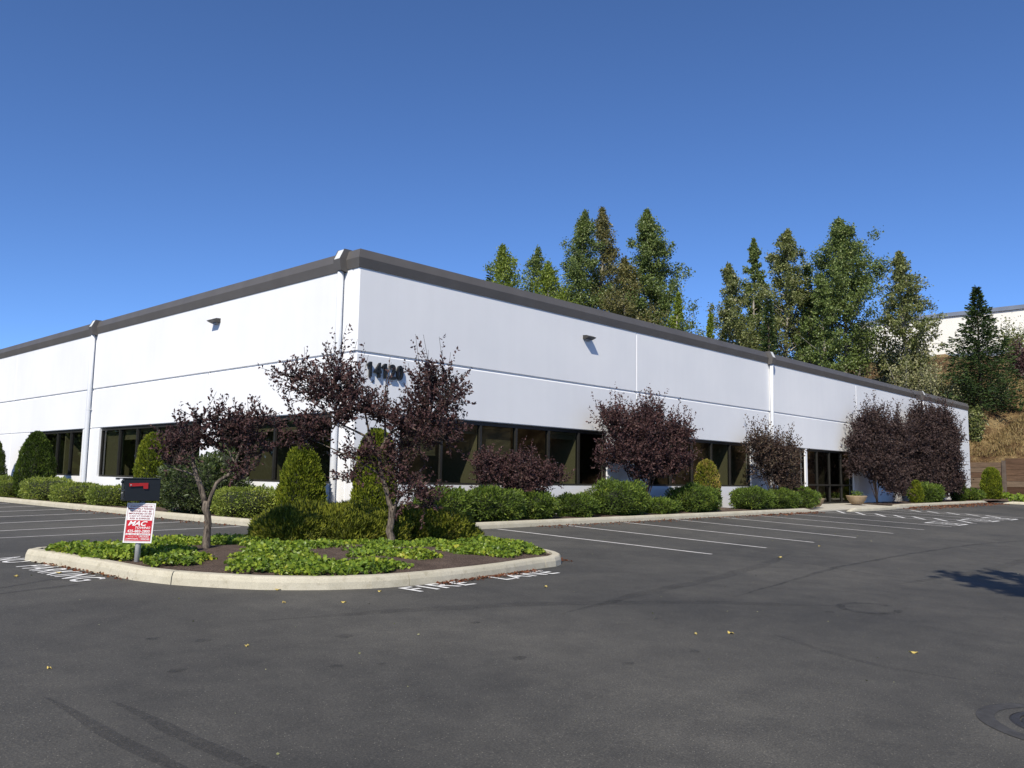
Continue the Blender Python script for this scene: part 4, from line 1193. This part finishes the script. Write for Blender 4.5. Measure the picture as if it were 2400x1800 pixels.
# --- spreading junipers on the island
def juniper(label, x, y, rx, ry, h, rz, n, seed):
    rng = np.random.default_rng(seed); z0 = island_top(x, y) + .0
    root = empty('juniper', (x, y, z0), rz); tag(root, label, 'shrub', 'spreading junipers on the island')
    d = unit(rng.normal(size=(n, 3))); d[:, 2] = np.abs(d[:, 2])
    k = (np.abs(d) ** 2.2).sum(1) ** (-1 / 2.2); ph = rng.uniform(0, 6, 4)
    lump = 1 + .10 * np.sin(d[:, 0] * 6 + ph[0]) * np.sin(d[:, 1] * 5 + ph[1]) + .07 * np.sin(d[:, 0] * 13 + ph[2]) * np.sin(d[:, 2] * 9 + ph[3])
    p = d * (k * lump)[:, None] * np.array([rx, ry, h]) * (1 - .22 * rng.random((n, 1)) ** 1.4)
    p[:, 2] = np.maximum(p[:, 2], .02)
    ax = d * np.array([.8, .8, .5]) + np.array([.0, 0, .75]) + rng.normal(size=(n, 3)) * .38
    leaves('foliage', p, ax, .11 * rng.uniform(.5, 1.3, n), .20, L['juniper'], root, rng=rng)
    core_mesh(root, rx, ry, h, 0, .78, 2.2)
    mb = MB()
    for k in range(6): mb.tube([(0, 0, -.05), (rng.uniform(-.5, .5) * rx, rng.uniform(-.5, .5) * ry, h * .5)], [.03, .012], 5, False)
    mb.build('stems', M['darkbark'], root)
ANG = math.atan2(-0.7308, 0.6826)
juniper('broad olive juniper mound in the middle of the island', -3.30, -3.92, 1.38, .70, .53, ANG, 36000, 81)
juniper('dark juniper lobe at the left end of the mound', -4.05, -3.85, .60, .62, .46, ANG, 16000, 82)
juniper('juniper behind the trunk of the tall plum tree', -1.75, -4.55, 1.0, .66, .52, ANG, 24000, 83)

# --- ivy on the island, patch by patch density
def in_poly(x, y, poly):
    r = False; j = len(poly) - 1
    for i in range(len(poly)):
        xi, yi = poly[i]; xj, yj = poly[j]
        if (yi > y) != (yj > y) and x < (xj - xi) * (y - yi) / (yj - yi) + xi: r = not r
        j = i
    return r
IV = [(-7.2, -4.25, .5, .62), (-6.7, -4.3, .6, .7), (-6.95, -4.75, .35, .30), (-6.3, -3.75, .7, .45), (-5.6, -3.75, .7, .45), (-6.75, -5.45, .42, .35), (-5.0, -3.9, .5, .4), (-7.45, -3.75, .35, .35),
      (-5.80, -6.42, .72, .55), (-5.40, -5.62, .58, .48), (-5.4, -7.15, .75, .42), (-4.9, -4.9, .6, .5), (-4.4, -4.95, .6, .42), (-3.9, -5.2, .7, .35), (-4.75, -7.15, .4, .3),
      (-4.0, -6.15, .55, .48), (-3.7, -6.55, .42, .36), (-3.2, -5.5, .6, .4), (-2.5, -5.7, .6, .45), (-2.0, -6.1, .7, .55), (-1.9, -6.75, .75, .42), (-1.3, -6.2, .5, .6), (-1.2, -5.5, .4, .5), (-2.6, -6.45, .4, .4)]
rng = np.random.default_rng(90); pos = []
inner = [(x * .965 + -4.4 * .035, y * .955 + -5.5 * .045) for x, y in ISLAND]
for cx, cy, rx, ry in IV:
    n = int(2300 * rx * ry * math.pi)
    q = rng.normal(size=(n, 2)); q = q / np.linalg.norm(q, axis=1, keepdims=True) * np.sqrt(rng.random((n, 1)))
    wob = 1 + .18 * np.sin(np.arctan2(q[:, 1], q[:, 0]) * 5 + cx * 7)
    x, y = cx + q[:, 0] * rx * wob, cy + q[:, 1] * ry * wob
    rr = np.hypot(q[:, 0], q[:, 1])
    hh = (.03 + .13 * np.sqrt(np.clip(1 - rr ** 2.2, 0, 1)) * (.7 + .3 * np.sin(x * 6) * np.sin(y * 5))) * (rng.random(n) ** .45)
    for i in range(n):
        if in_poly(x[i], y[i], inner): pos.append((x[i], y[i], gz(x[i], y[i]) + .135 + hh[i]))
pos = np.array(pos); n = len(pos)
o = leaves('ivy', pos, rng.normal(size=(n, 3)) * np.array([1, 1, .35]) + np.array([-.1, -.1, .30]), .055 * rng.uniform(.6, 1.3, n), .95, L['ivy'], None, 'stuff', .12, rng)
tag(o, 'yellow-green ivy ground cover in patches over the island', 'ivy')
# ivy strip in front of the retaining wall
rng = np.random.default_rng(91); n = 9000
x, y = rng.uniform(46.6, 55.2, n), rng.uniform(-20, 3.5, n)
k = (y < -3.0) | (x > 51.5)
x, y = x[k], y[k]
pos = np.stack([x, y, np.array([gz(a, b) for a, b in zip(x, y)]) + .1 + .25 * rng.random(len(x))], 1)
o = leaves('ivy', pos, rng.normal(size=pos.shape) * np.array([1, 1, .5]) + np.array([-.3, -.2, .6]), .22 * rng.uniform(.6, 1.3, len(pos)), .9, L['ivy'], None, 'stuff', .1, rng)
tag(o, 'low yellow-green ground cover before the timber retaining wall', 'ground cover')
tag(grid_sheet('far_bed_soil', axis([(46.4, 55.6, 1.0)]), axis([(-30, 6, 2.0)]), lambda x, y: gz(x, y) + .12 if (y < -3.2 or x > 51) else gz(x, y) - .1, M['soil']), kind='structure')

# --- litter along the curbs, fallen leaves
rng = np.random.default_rng(92); pos = []
def litter_line(p0, p1, w, n):
    a, b = np.array(p0), np.array(p1); t = rng.random(n)[:, None]; d = (b - a) / np.linalg.norm(b - a); nn = np.array([-d[1], d[0]])
    q = a + (b - a) * t + nn * (rng.random((n, 1)) ** 2.2) * w
    return q
Q = np.concatenate([litter_line((-4.4, -7.87), (-2.2, -7.68), -.16, 420), litter_line((-0.95, -7.2), (-.72, -6.5), -.18, 120),
                    litter_line((3.5, -2.47), (20, -2.5), -.55, 900), litter_line((28, -2.6), (45, -2.55), -1.2, 1500), litter_line((-7.8, -3.7), (-7.4, -5.7), -.14, 160), litter_line((-2.4, .8), (-2.38, 10), .4, 260)])
pos = np.array([(x, y, gz(x, y) + .007 + .012 * rng.random()) for x, y in Q])
o = leaves('leaf_litter', pos, rng.normal(size=pos.shape) * np.array([1, 1, .12]), np.where(pos[:, 0] > 15, .09, .05) * rng.uniform(.6, 1.2, len(pos)), .6, L['litter'], None, 'stuff', .06, rng)
tag(o, 'red-brown dry leaf litter along the foot of the curbs', 'leaf litter')
def fallen(x, y, s, a):
    mb = MB(); pts = []
    for k in range(10):
        t = 2 * math.pi * k / 10; r = s * (.5 + .12 * math.cos(2 * t) + .05 * math.cos(5 * t))
        px, py = r * math.cos(t) * 1.15, r * math.sin(t) * .8
        pts.append((px * math.cos(a) - py * math.sin(a), px * math.sin(a) + py * math.cos(a), .008 + .25 * s * (abs(px) / s) ** 2 + .01 * math.sin(3 * t)))
    mb.add([(0, 0, .012)] + pts, [(0, i + 1, (i + 1) % 10 + 1) for i in range(10)])
    o = mb.build('fallen_leaf', L['fallen']); o.location = (x, y, gz(x, y))
    return o
for x, y, s, a, lab in ((-4.29, -11.7, .055, .3, 'small yellow leaf just left of a larger one on the open asphalt'), (-3.94, -11.9, .10, 1.0, 'large yellow leaf right of a small one on the open asphalt'),
                   (-3.25, -13.46, .085, 2.0, 'lone yellow leaf on the asphalt above the manhole'), (-3.29, -8.84, .09, .5, 'brown-yellow leaf on the asphalt below the word LANE'),
                   (-6.35, -7.25, .10, .2, 'yellow leaf against the rounded front of the island curb'), (-6.74, -8.0, .06, 1.2, 'small leaf below the rounded front of the island, left of a pair'),
                   (-6.2, -8.35, .07, 2.2, 'small leaf below the rounded front of the island, right of a pair'), (-8.45, -4.8, .08, .9, 'yellow leaf on the asphalt left of the word PARKING'),
                   (-7.95, -4.75, .07, 2.6, 'yellow leaf lying on the painted word PARKING'), (-9.6, -9.4, .05, 1.6, 'small leaf near the left edge above the tyre marks'),
                   (-8.1, -9.6, .05, .4, 'small leaf on the asphalt right of the tyre marks'), (3.4, -8.95, .14, .1, 'yellow leaf scrap past the end of the second stall line'),
                   (-5.4, -7.98, .06, 2.0, 'small leaf at the curb left of the word FIRE'), (6.5, -8.4, .08, 1.1, 'small pale leaf past the end of the third stall line')):
    tag(fallen(x, y, s * .75, a), lab, 'leaf', 'fallen yellow leaves on the asphalt')
# white petals / grit specks
rng = np.random.default_rng(93); n = 260
x, y = rng.uniform(-11, 16, n), rng.uniform(-14.5, -3, n)
ok = [not in_poly(a, b, ISLAND) for a, b in zip(x, y)]
x, y = x[ok], y[ok]
pos = np.stack([x, y, np.array([gz(a, b) for a, b in zip(x, y)]) + .006], 1)
o = leaves('scattered_grit', pos, rng.normal(size=pos.shape) * np.array([1, 1, .1]), .022 * rng.uniform(.4, 1.4, len(pos)), .7, L['silver'], None, 'stuff', .08, rng)
tag(o, 'tiny pale specks of grit scattered over the asphalt', 'grit')

# ------------------------------------------------------------------ mailbox and sign
mx, my = -7.125, -5.085; mz = gz(mx, my) + .12
mail = empty('mailbox', (mx, my, mz), math.radians(-14)); tag(mail, 'black locking mailbox with red flag on a grey post', 'mailbox')
mb = MB(); mb.tube([(0, 0, -.15), (0.012, 0, .4), (.025, 0, .80)], [.037] * 3, 16); mb.build('post', M['steel'], mail, True)
bw, bl, z0, z1 = .115, .215, .80, 1.085
mb = MB(); mb.box(-bl, bl, -bw, bw, z0, z1); body = mb.build('body', M['blackm'], mail, False, .006)
mb = MB(); mb.box(-bl - .085, bl + .012, -bw - .008, bw + .008, z1 + .001, z1 + .014)
mb.hexa([(-bl - .085, -bw - .008, z1 - .012), (-bl - .07, -bw - .008, z1 - .012), (-bl - .07, bw + .008, z1 - .012), (-bl - .085, bw + .008, z1 - .012), (-bl - .085, -bw - .008, z1), (-bl - .07, -bw - .008, z1), (-bl - .07, bw + .008, z1), (-bl - .085, bw + .008, z1)])
mb.build('hood', M['blackm'], mail)
mb = MB(); mb.box(-bl - .012, -bl - .001, -bw + .01, bw - .01, z0 + .01, z0 + .135); door = mb.build('door', M['blackm'], mail, False, .003)
mb = MB(); mb.tube([(-bl - .02, .0, z0 + .10), (-bl - .011, .0, z0 + .10)], [.012, .012], 12); mb.build('lock', M['steel'], door)
mb = MB(); mb.box(-bl - .012, -bl - .001, -bw + .01, bw - .01, z0 + .15, z1 - .012); slot = mb.build('slot_door', M['blackm'], mail, False, .003)
mb = MB(); mb.box(-bl - .03, -bl - .0125, -.05, .05, z1 - .055, z1 - .03); mb.build('handle', M['blackm'], slot)
mb = MB(); yf = -bw - .012
fl = [(-.17, z1 - .055), (-.165, z1 - .098), (.0, z1 - .088), (.005, z1 - .125), (.06, z1 - .125), (.06, z1 - .048)]
n = len(fl); mb.add([(a, yf, z) for a, z in fl] + [(a, yf - .008, z) for a, z in fl], [tuple(range(n))[::-1], tuple(range(n, 2 * n))] + [(i, (i + 1) % n, n + (i + 1) % n, n + i) for i in range(n)])
flag = mb.build('flag', M['red'], mail)
mb = MB(); mb.tube([(-.15, yf - .006, z1 - .077), (-.15, yf - .016, z1 - .077)], [.008, .008], 10); mb.build('pivot', M['steel'], flag)

# towing sign: fixed on the camera side of the post, leaning a little
sg = empty('towing_sign', (mx, my, mz)); tag(sg, 'red and white towing warning sign fixed to the mailbox post', 'sign')
sg.rotation_euler = (0, 0, math.radians(-43))
TILT = math.radians(3.4)
def SP(a, b, o):       # a across, b up (both from the plate centre), o towards the viewer
    ct, st_ = math.cos(TILT), math.sin(TILT)
    return (.022 + a * ct + b * st_, -.048 - o, .515 - a * st_ * .2 + b * ct)
SW, SH = .182, .258
mb = MB(); mb.box(-SW, SW, 0, .004, -SH, SH, lambda x, y, z: SP(x, z, y)); plate = mb.build('plate', M['signw'], sg)
def rect(name, a0, a1, b0, b1, o, mat, par=plate):
    q = MB(); q.add([SP(a0, b0, o), SP(a1, b0, o), SP(a1, b1, o), SP(a0, b1, o)], [(0, 1, 2, 3)]); return q.build(name, mat, par)
IW, IH = SW - .016, SH - .016
for a0, a1, b0, b1 in ((-IW, IW, IH - .004, IH), (-IW, IW, -IH, -IH + .004), (-IW, -IW + .004, -IH + .0045, IH - .0045), (IW - .004, IW, -IH + .0045, IH - .0045)):
    rect('border', a0, a1, b0, b1, .0052, M['signdk'])
rect('red_field', -IW + .006, IW - .006, -IH + .012, .035, .0056, M['signr'])
rect('white_band', -IW + .010, IW - .010, -.158, -.134, .0066, M['signw'])
def sign_text(body, a0, a1, b0, b1, mat, o=.0076, shear=0.0, bold=.018):
    V, F = text_mesh(body, bold, shear)
    q = MB(); q.add([SP(a0 + (a1 - a0) * a, b0 + (b1 - b0) * b, o) for a, b in V], F); return q.build('lettering', mat, plate)
for i, (t, w_) in enumerate((('UNAUTHORIZED OR', .145), ('IMPROPERLY PARKED', .157), ('VEHICLES WILL BE', .138), ('IMPOUNDED 24 HRS', .148), ("A DAY AT OWNER'S", .140), ('RISK & EXPENSE', .128))):
    zt = .226 - i * .0315; sign_text(t, -w_, w_, zt - .021, zt, M['signdk'], .0060)
sign_text('MAC', -.140, .105, -.037, .026, M['signw'], .0076, .35, .03)
sign_text('TOWING', -.045, .148, -.075, -.045, M['signw'], .0076, .35, .02)
sign_text('425-883-2800', -.140, .148, -.124, -.088, M['signw'], .0076, 0, .02)
sign_text('8001 132ND NE   REDMOND WA', -.145, .145, -.153, -.140, M['signdk'], .0082, 0, .005)
sign_text('AUTO CALL 24 HR...', -.125, .005, -.184, -.174, M['signw'], .0076, 0, .0)
sign_text('UNLOCKS', .015, .140, -.186, -.165, M['signw'], .0076)
sign_text('JUMPSTARTS', -.150, .010, -.221, -.197, M['signw'], .0076)
sign_text('WINCHES', .040, .152, -.219, -.195, M['signw'], .0076)
rect('dot', .020, .028, -.211, -.205, .0076, M['signw'])

# ------------------------------------------------------------------ planter bowls
def bowl(x, y, r, h, label, seed):
    rng = np.random.default_rng(seed); z0 = gz(x, -2.4) + .126
    root = empty('planter_bowl', (x, y, z0)); tag(root, label, 'planter', 'concrete planter bowls at the entry')
    mb = MB(); mb.lathe([(.02, .0), (r * .45, 0), (r * .62, h * .15), (r * .85, h * .55), (r * .97, h * .9), (r, h), (r * .93, h), (r * .9, h * .88)], 30)
    mb.build('bowl', M['bowl'], root, True)
    mb = MB(); mb.lathe([(0.001, h * .90), (r * .91, h * .88)], 24); mb.build('soil', M['soil'], root)
    n = 260; p = np.stack([rng.uniform(-.6, 1, n) * r * .8, rng.uniform(-.8, .8, n) * r * .5, h * .9 + rng.random(n) * .22], 1)
    leaves('plant', p, rng.normal(size=(n, 3)) + np.array([0, 0, .8]), .085 * rng.uniform(.5, 1.2, n), .5, L['yew'], root, rng=rng)
bowl(27.7, -1.15, .47, .40, 'tan concrete planter bowl right of the entry doors', 95)
bowl(22.4, -1.45, .40, .34, 'concrete planter bowl left of the entry behind a green shrub', 96)

# ------------------------------------------------------------------ trees behind
def tall_tree(label, x, y, top, r, mat, seed, n=9000, leaf=.30, base=None, gap=.0, crown0=.12, bark='palebark', sharp=.75, cat='tree', name='cottonwood_tree', group='trees on the bank behind the building'):
    rng = np.random.default_rng(seed); random.seed(seed)
    z0 = hill_z(x, y) - .2 if base is None else base
    H = top - z0
    root = empty(name, (x, y, z0)); tag(root, label, cat, group)
    lean = rng.normal(size=2) * .02 * H
    def trunk_pt(t): return np.array([lean[0] * t * t + .12 * math.sin(t * 7 + seed), lean[1] * t * t + .12 * math.cos(t * 6 + seed), t * H])
    tb = MB(); ts = np.linspace(0, .97, 9)
    tb.tube([trunk_pt(t) for t in ts], [.012 * H * (1 - t * .93) + .02 for t in ts], 7)
    tb.build('trunk', M[bark], root, True)
    br = MB(); LP, LA = [], []
    nb = int(46 + H * 2.2); per = max(20, n // nb)
    for k in range(nb):
        t = crown0 + (1 - crown0) * ((k + rng.random()) / nb) ** .92
        u = (t - crown0) / (1 - crown0)
        env = r * (min(1, .45 + u * 2.2) * (1 - u) ** sharp * 1.18 + .06) * rng.uniform(.55, 1.12)
        th = rng.uniform(0, 2 * math.pi)
        rise = rng.uniform(.45, 1.0)
        p0 = trunk_pt(t * .96); d = np.array([math.cos(th), math.sin(th), rise]); d /= np.linalg.norm(d[:2])
        p1 = p0 + d * env
        p1[2] = min(p1[2], H * 1.0)
        br.tube([p0, (p0 + p1) / 2 + np.array([0, 0, -.06 * env]), p1], [.016 * H * (1 - t) * .45 + .012, .012 * (1 - t) + .012, .006], 4, False)
        if rng.random() < gap: continue
        m = int(per * (.4 + env / r))
        tt = rng.uniform(.12, 1.02, m) ** .8
        sp = .055 * r + .11 * env
        # clump the leaves into sprays along the branch
        cl = rng.normal(size=(6, 3)) * sp
        q = p0 + (p1 - p0) * tt[:, None] + cl[(tt * 5.9).astype(int)] * .7 + rng.normal(size=(m, 3)) * sp * .45
        LP.append(q); LA.append(rng.normal(size=(m, 3)) + np.array([0, 0, -.1]))
    m = n // 22
    tt = rng.uniform(.90, 1.0, m); LP.append(np.array([trunk_pt(t) for t in tt]) + rng.normal(size=(m, 3)) * (.10 * r) * (1.03 - tt)[:, None] * 7); LA.append(rng.normal(size=(m, 3)) + np.array([0, 0, .6]))
    br.build('branches', M[bark], root)
    LP = np.concatenate(LP); LA = np.concatenate(LA)
    leaves('crown', LP, LA, leaf * rng.uniform(.6, 1.25, len(LP)), .62, L[mat], root, rng=rng)
    return root

CAM = np.array([-12, -16.294, 1.14])
def ray(px, py):
    d = np.array(FW) + np.array(RT) * ((px - 1200) / 1976.9) - np.array(UP) * ((py - 900) / 1976.9)
    return d
def spot(px, py, dist):
    """world x, y and height of a sight line at a horizontal distance"""
    d = ray(px, py); k = dist / math.hypot(d[0], d[1]); p = CAM + d * k
    return float(p[0]), float(p[1]), float(p[2])

TREES = [
    # px, top py, distance, radius, material, leaves, label
    (1190, 580, 80, 4.8, 'bright', 8000, 'light green broad tree at the left end of the tree row'),
    (1250, 588, 86, 4.3, 'cot', 6500, 'narrow dark tree just right of the leftmost light green tree'),
    (1296, 612, 78, 4.2, 'bright', 7000, 'low yellow-green tree in front of the tall left trio'),
    (1348, 498, 84, 4.4, 'cot', 14000, 'tall dark green cottonwood, left of the tall left trio'),
    (1412, 488, 87, 3.8, 'cotbrown', 9000, 'tall brownish cottonwood in the middle of the left trio'),
    (1528, 494, 82, 4.2, 'cot', 19000, 'tall full cottonwood at the right end of the left group'),
    (1462, 606, 79, 4.4, 'cotbrown', 9500, 'short brownish tree filling in below the left trio'),
    (1575, 690, 76, 1.8, 'bright', 3500, 'small yellow-green tree at the roof edge left of the sky gap'),
    (1655, 730, 74, 1.2, 'bright', 2600, 'little pale tree standing alone in the sky gap'),
    (1712, 618, 78, 2.8, 'cotyel', 6000, 'pale yellowish cottonwood at the left of the right group'),
    (1765, 562, 84, 1.9, 'cot', 6000, 'slim grey-green cottonwood behind the pale yellowish one'),
    (1838, 545, 80, 3.3, 'cotyel', 9000, 'tall pale-leaved cottonwood left of the tallest right one'),
    (1978, 518, 82, 4.1, 'cot', 13500, 'tallest cottonwood of the right group with dense crown'),
    (1925, 640, 76, 2.1, 'cot', 5500, 'shorter dark cottonwood below the tallest right one'),
    (2112, 592, 79, 2.5, 'cotyel', 4800, 'open airy cottonwood with pale trunk before the cream building'),
]
for i, (px, py, di, r, mt, n, lab) in enumerate(TREES):
    x, y, z = spot(px, py, di)
    tall_tree(lab, x, y, z, r * 1.20, mt, 100 + i, int(n * 3.2), .22, sharp=.80)

def fir(label, x, y, top, base, r, seed, n=60, leaf=.22, dens=60):
    rng = np.random.default_rng(seed); H = top - base
    root = empty('fir_tree', (x, y, base)); tag(root, label, 'tree', 'dark conifers on the bank')
    tb = MB(); tb.tube([(0, 0, -.3), (0, 0, H * .5), (0, 0, H * .99)], [.016 * H, .009 * H, .012], 7); tb.build('trunk', M['darkbark'], root, True)
    br = MB(); LP, LA = [], []
    for k in range(n * 4):
        t = ((k + rng.random()) / (n * 4)) ** .85
        th = k * 2.399 + rng.normal() * .3; ln = r * (1 - t) ** 1.15 * rng.uniform(.6, 1.12) + .12
        z = H * (.03 + .95 * t)
        d = np.array([math.cos(th), math.sin(th), .10 + .35 * t])
        p0 = np.array([0, 0, z]); p1 = p0 + d * ln; p1[2] -= .10 * ln * (1 - t)
        mid = (p0 + p1) / 2 + np.array([0, 0, .06 * ln])
        br.tube([p0, mid, p1], [.02 * (1 - t) + .01, .012, .004], 3, False)
        m = int(dens * (ln / r) + 10)
        u = rng.random(m) ** .7
        side = np.array([-math.sin(th), math.cos(th), 0])
        q = p0 + (p1 - p0) * u[:, None] + side * (rng.normal(size=(m, 1)) * .16 * ln * (1.15 - u[:, None])) + np.array([0, 0, 1]) * (rng.normal(size=(m, 1)) * .05 * ln - .03)
        LP.append(q); LA.append(d * .8 + side * rng.normal(size=(m, 1)) * .7 + np.array([0, 0, -.15]) + rng.normal(size=(m, 3)) * .25)
    br.build('branches', M['darkbark'], root)
    LP = np.concatenate(LP); LA = np.concatenate(LA)
    leaves('needles', LP, LA, leaf * rng.uniform(.6, 1.3, len(LP)), .34, L['fir'], root, rng=rng)
x, y, z = spot(2288, 668, 75)
fir('dark fir tree standing alone before the cream building', x, y, z, hill_z(x, y) - .3, 4.4, 201, 64, .26, 110)
x, y, z = spot(1800, 690, 73)
fir('dark fir half hidden among the right cottonwoods', x, y, z, hill_z(x, y) - .3, 2.4, 202, 50, .30, 50)
x, y, z = spot(1893, 620, 80)
fir('slim dark fir behind the right cottonwoods', x, y, z, hill_z(x, y) - .3, 1.9, 203, 50, .30, 45)
x, y, z = spot(1150, 612, 84)
fir('dark fir tip at the left edge of the tree row', x, y, z, hill_z(x, y) - .3, 1.7, 204, 40, .30, 40)

# bushes on the bank
def bush(label, x, y, top, r, mat, seed, n=2600, leaf=.24, base=None):
    rng = np.random.default_rng(seed); z0 = hill_z(x, y) - .1 if base is None else base
    h = max(top - z0, .6)
    root = empty('bank_bush', (x, y, z0)); tag(root, label, 'bush', 'bushes on the bank')
    st = MB(); LP = []; 
    for k in range(16):
        d = np.array([rng.normal() * .5, rng.normal() * .5, 1]); e = d * np.array([r, r, h * rng.uniform(.6, .98)]); e[:2] = np.clip(e[:2], -r, r)
        st.tube([(0, 0, -.1), e * np.array([.4, .4, .5]), e], [.04, .025, .008], 4, False)
        m = n // 16; t = rng.uniform(.25, 1.05, m)
        LP.append(e * t[:, None] * np.array([1, 1, 1]) + rng.normal(size=(m, 3)) * np.array([r * .24, r * .24, h * .11]))
    st.build('stems', M['palebark'], root)
    LP = np.concatenate(LP); LP[:, 2] = np.maximum(LP[:, 2], .1)
    leaves('foliage', LP, rng.normal(size=LP.shape) + np.array([0, 0, .4]), leaf * rng.uniform(.6, 1.25, len(LP)), .6, L[mat], root, rng=rng)
for i, (px, py, di, r, mt, n, lab) in enumerate((
        (2080, 800, 4.0, 1.9, 'cotyel', 4000, 'pale bush at the foot of the airy cottonwood'),
        (2150, 790, 5.5, 1.5, 'silver', 3200, 'silvery bush left of the lone dark fir'),
        (2010, 770, 5.0, 2.0, 'cot', 4000, 'dark bush below the tallest right cottonwood'),
        (2120, 835, 5.2, 1.5, 'silver', 2600, 'low silvery bush just above the roof edge'),
        (2180, 850, 5.0, 1.3, 'silver', 2400, 'pale flowering bush above the roof near the fir'),
        (2235, 895, 3.4, .9, 'silver', 1800, 'small pale bush at the left foot of the lone fir'),
        (2335, 885, 2.6, .8, 'silver', 1800, 'small pale bush at the right foot of the lone fir'),
        (2376, 750, 4.5, 1.3, 'cotyel', 3000, 'yellowish bush at the right picture edge on the bank'),
        (2395, 805, 3.0, 1.1, 'purple', 2200, 'dark purple bush at the right picture edge on the bank'),
        (2284, 960, 2.6, .55, 'cotyel', 2200, 'olive bush on the bank beside the end of the building'),
        (1880, 780, 5.0, 2.0, 'cot', 4000, 'dark green bush above the roof between the right trees'),
        (1740, 765, 5.0, 1.7, 'cot', 3000, 'dark bush above the roof below the pale cottonwood'))):
    for dd in np.arange(71.0, 96.0, .5):                 # walk out until the bank is high enough to carry it
        x, y, z = spot(px, py, dd)
        if x > 56.2 and z - hill_z(x, y) < di: break
    bush(lab, x, y, z, r, mt, 300 + i, n, .20)
# dry grass on the bank
rng = np.random.default_rng(400); n = 30000
x, y = 55.8 + 14 * rng.random(n) ** 1.2, rng.uniform(-9, 8, n)
pos = np.array([(a, b, hill_z(a, b) - .05) for a, b in zip(x, y)])
den = np.sin(x * .9 + 2 * np.sin(y * .7)) + np.sin(y * 1.3 + x * .5) + rng.normal(size=n) * .5
pos = pos[den > -.3]
o = leaves('dry_grass', pos, rng.normal(size=pos.shape) * .35 + np.array([-.25, -.1, 1]), .38 * rng.uniform(.4, 1.2, len(pos)), .16, L['dry'], None, 'stuff', .05, rng)
tag(o, 'dry straw-coloured grass on the steep bank', 'grass')

# tree outside the picture whose crown shades the asphalt at the right edge
tall_tree('leafy tree standing outside the right picture edge, shading the asphalt', -4.65, -18.95, 9.4, 2.3, 'cot', 77, 12000, .30, gz(-3, -18) - .1, crown0=.72, cat='tree', group=None, name='lot_tree')

# wood across the lot, outside the left picture edge (it shows only as the dark reflection in the windows)
rng = np.random.default_rng(500); n = 45000
xx = rng.uniform(-75, -2, n); yy = 82 + rng.normal(size=n) * 2.5 + .15 * (xx + 40)
hh = (17 + 3 * np.sin(xx * .35) + 2 * np.sin(xx * .9 + 1)) * rng.random(n) ** .7
pos = np.stack([xx, yy, hh - 1], 1)
o = leaves('treeline', pos, rng.normal(size=(n, 3)), 1.0 * rng.uniform(.6, 1.4, n), .7, L['cot'], None, 'stuff', .1, rng)
tag(o, 'wood on the far side of the lot, outside the picture', 'treeline')
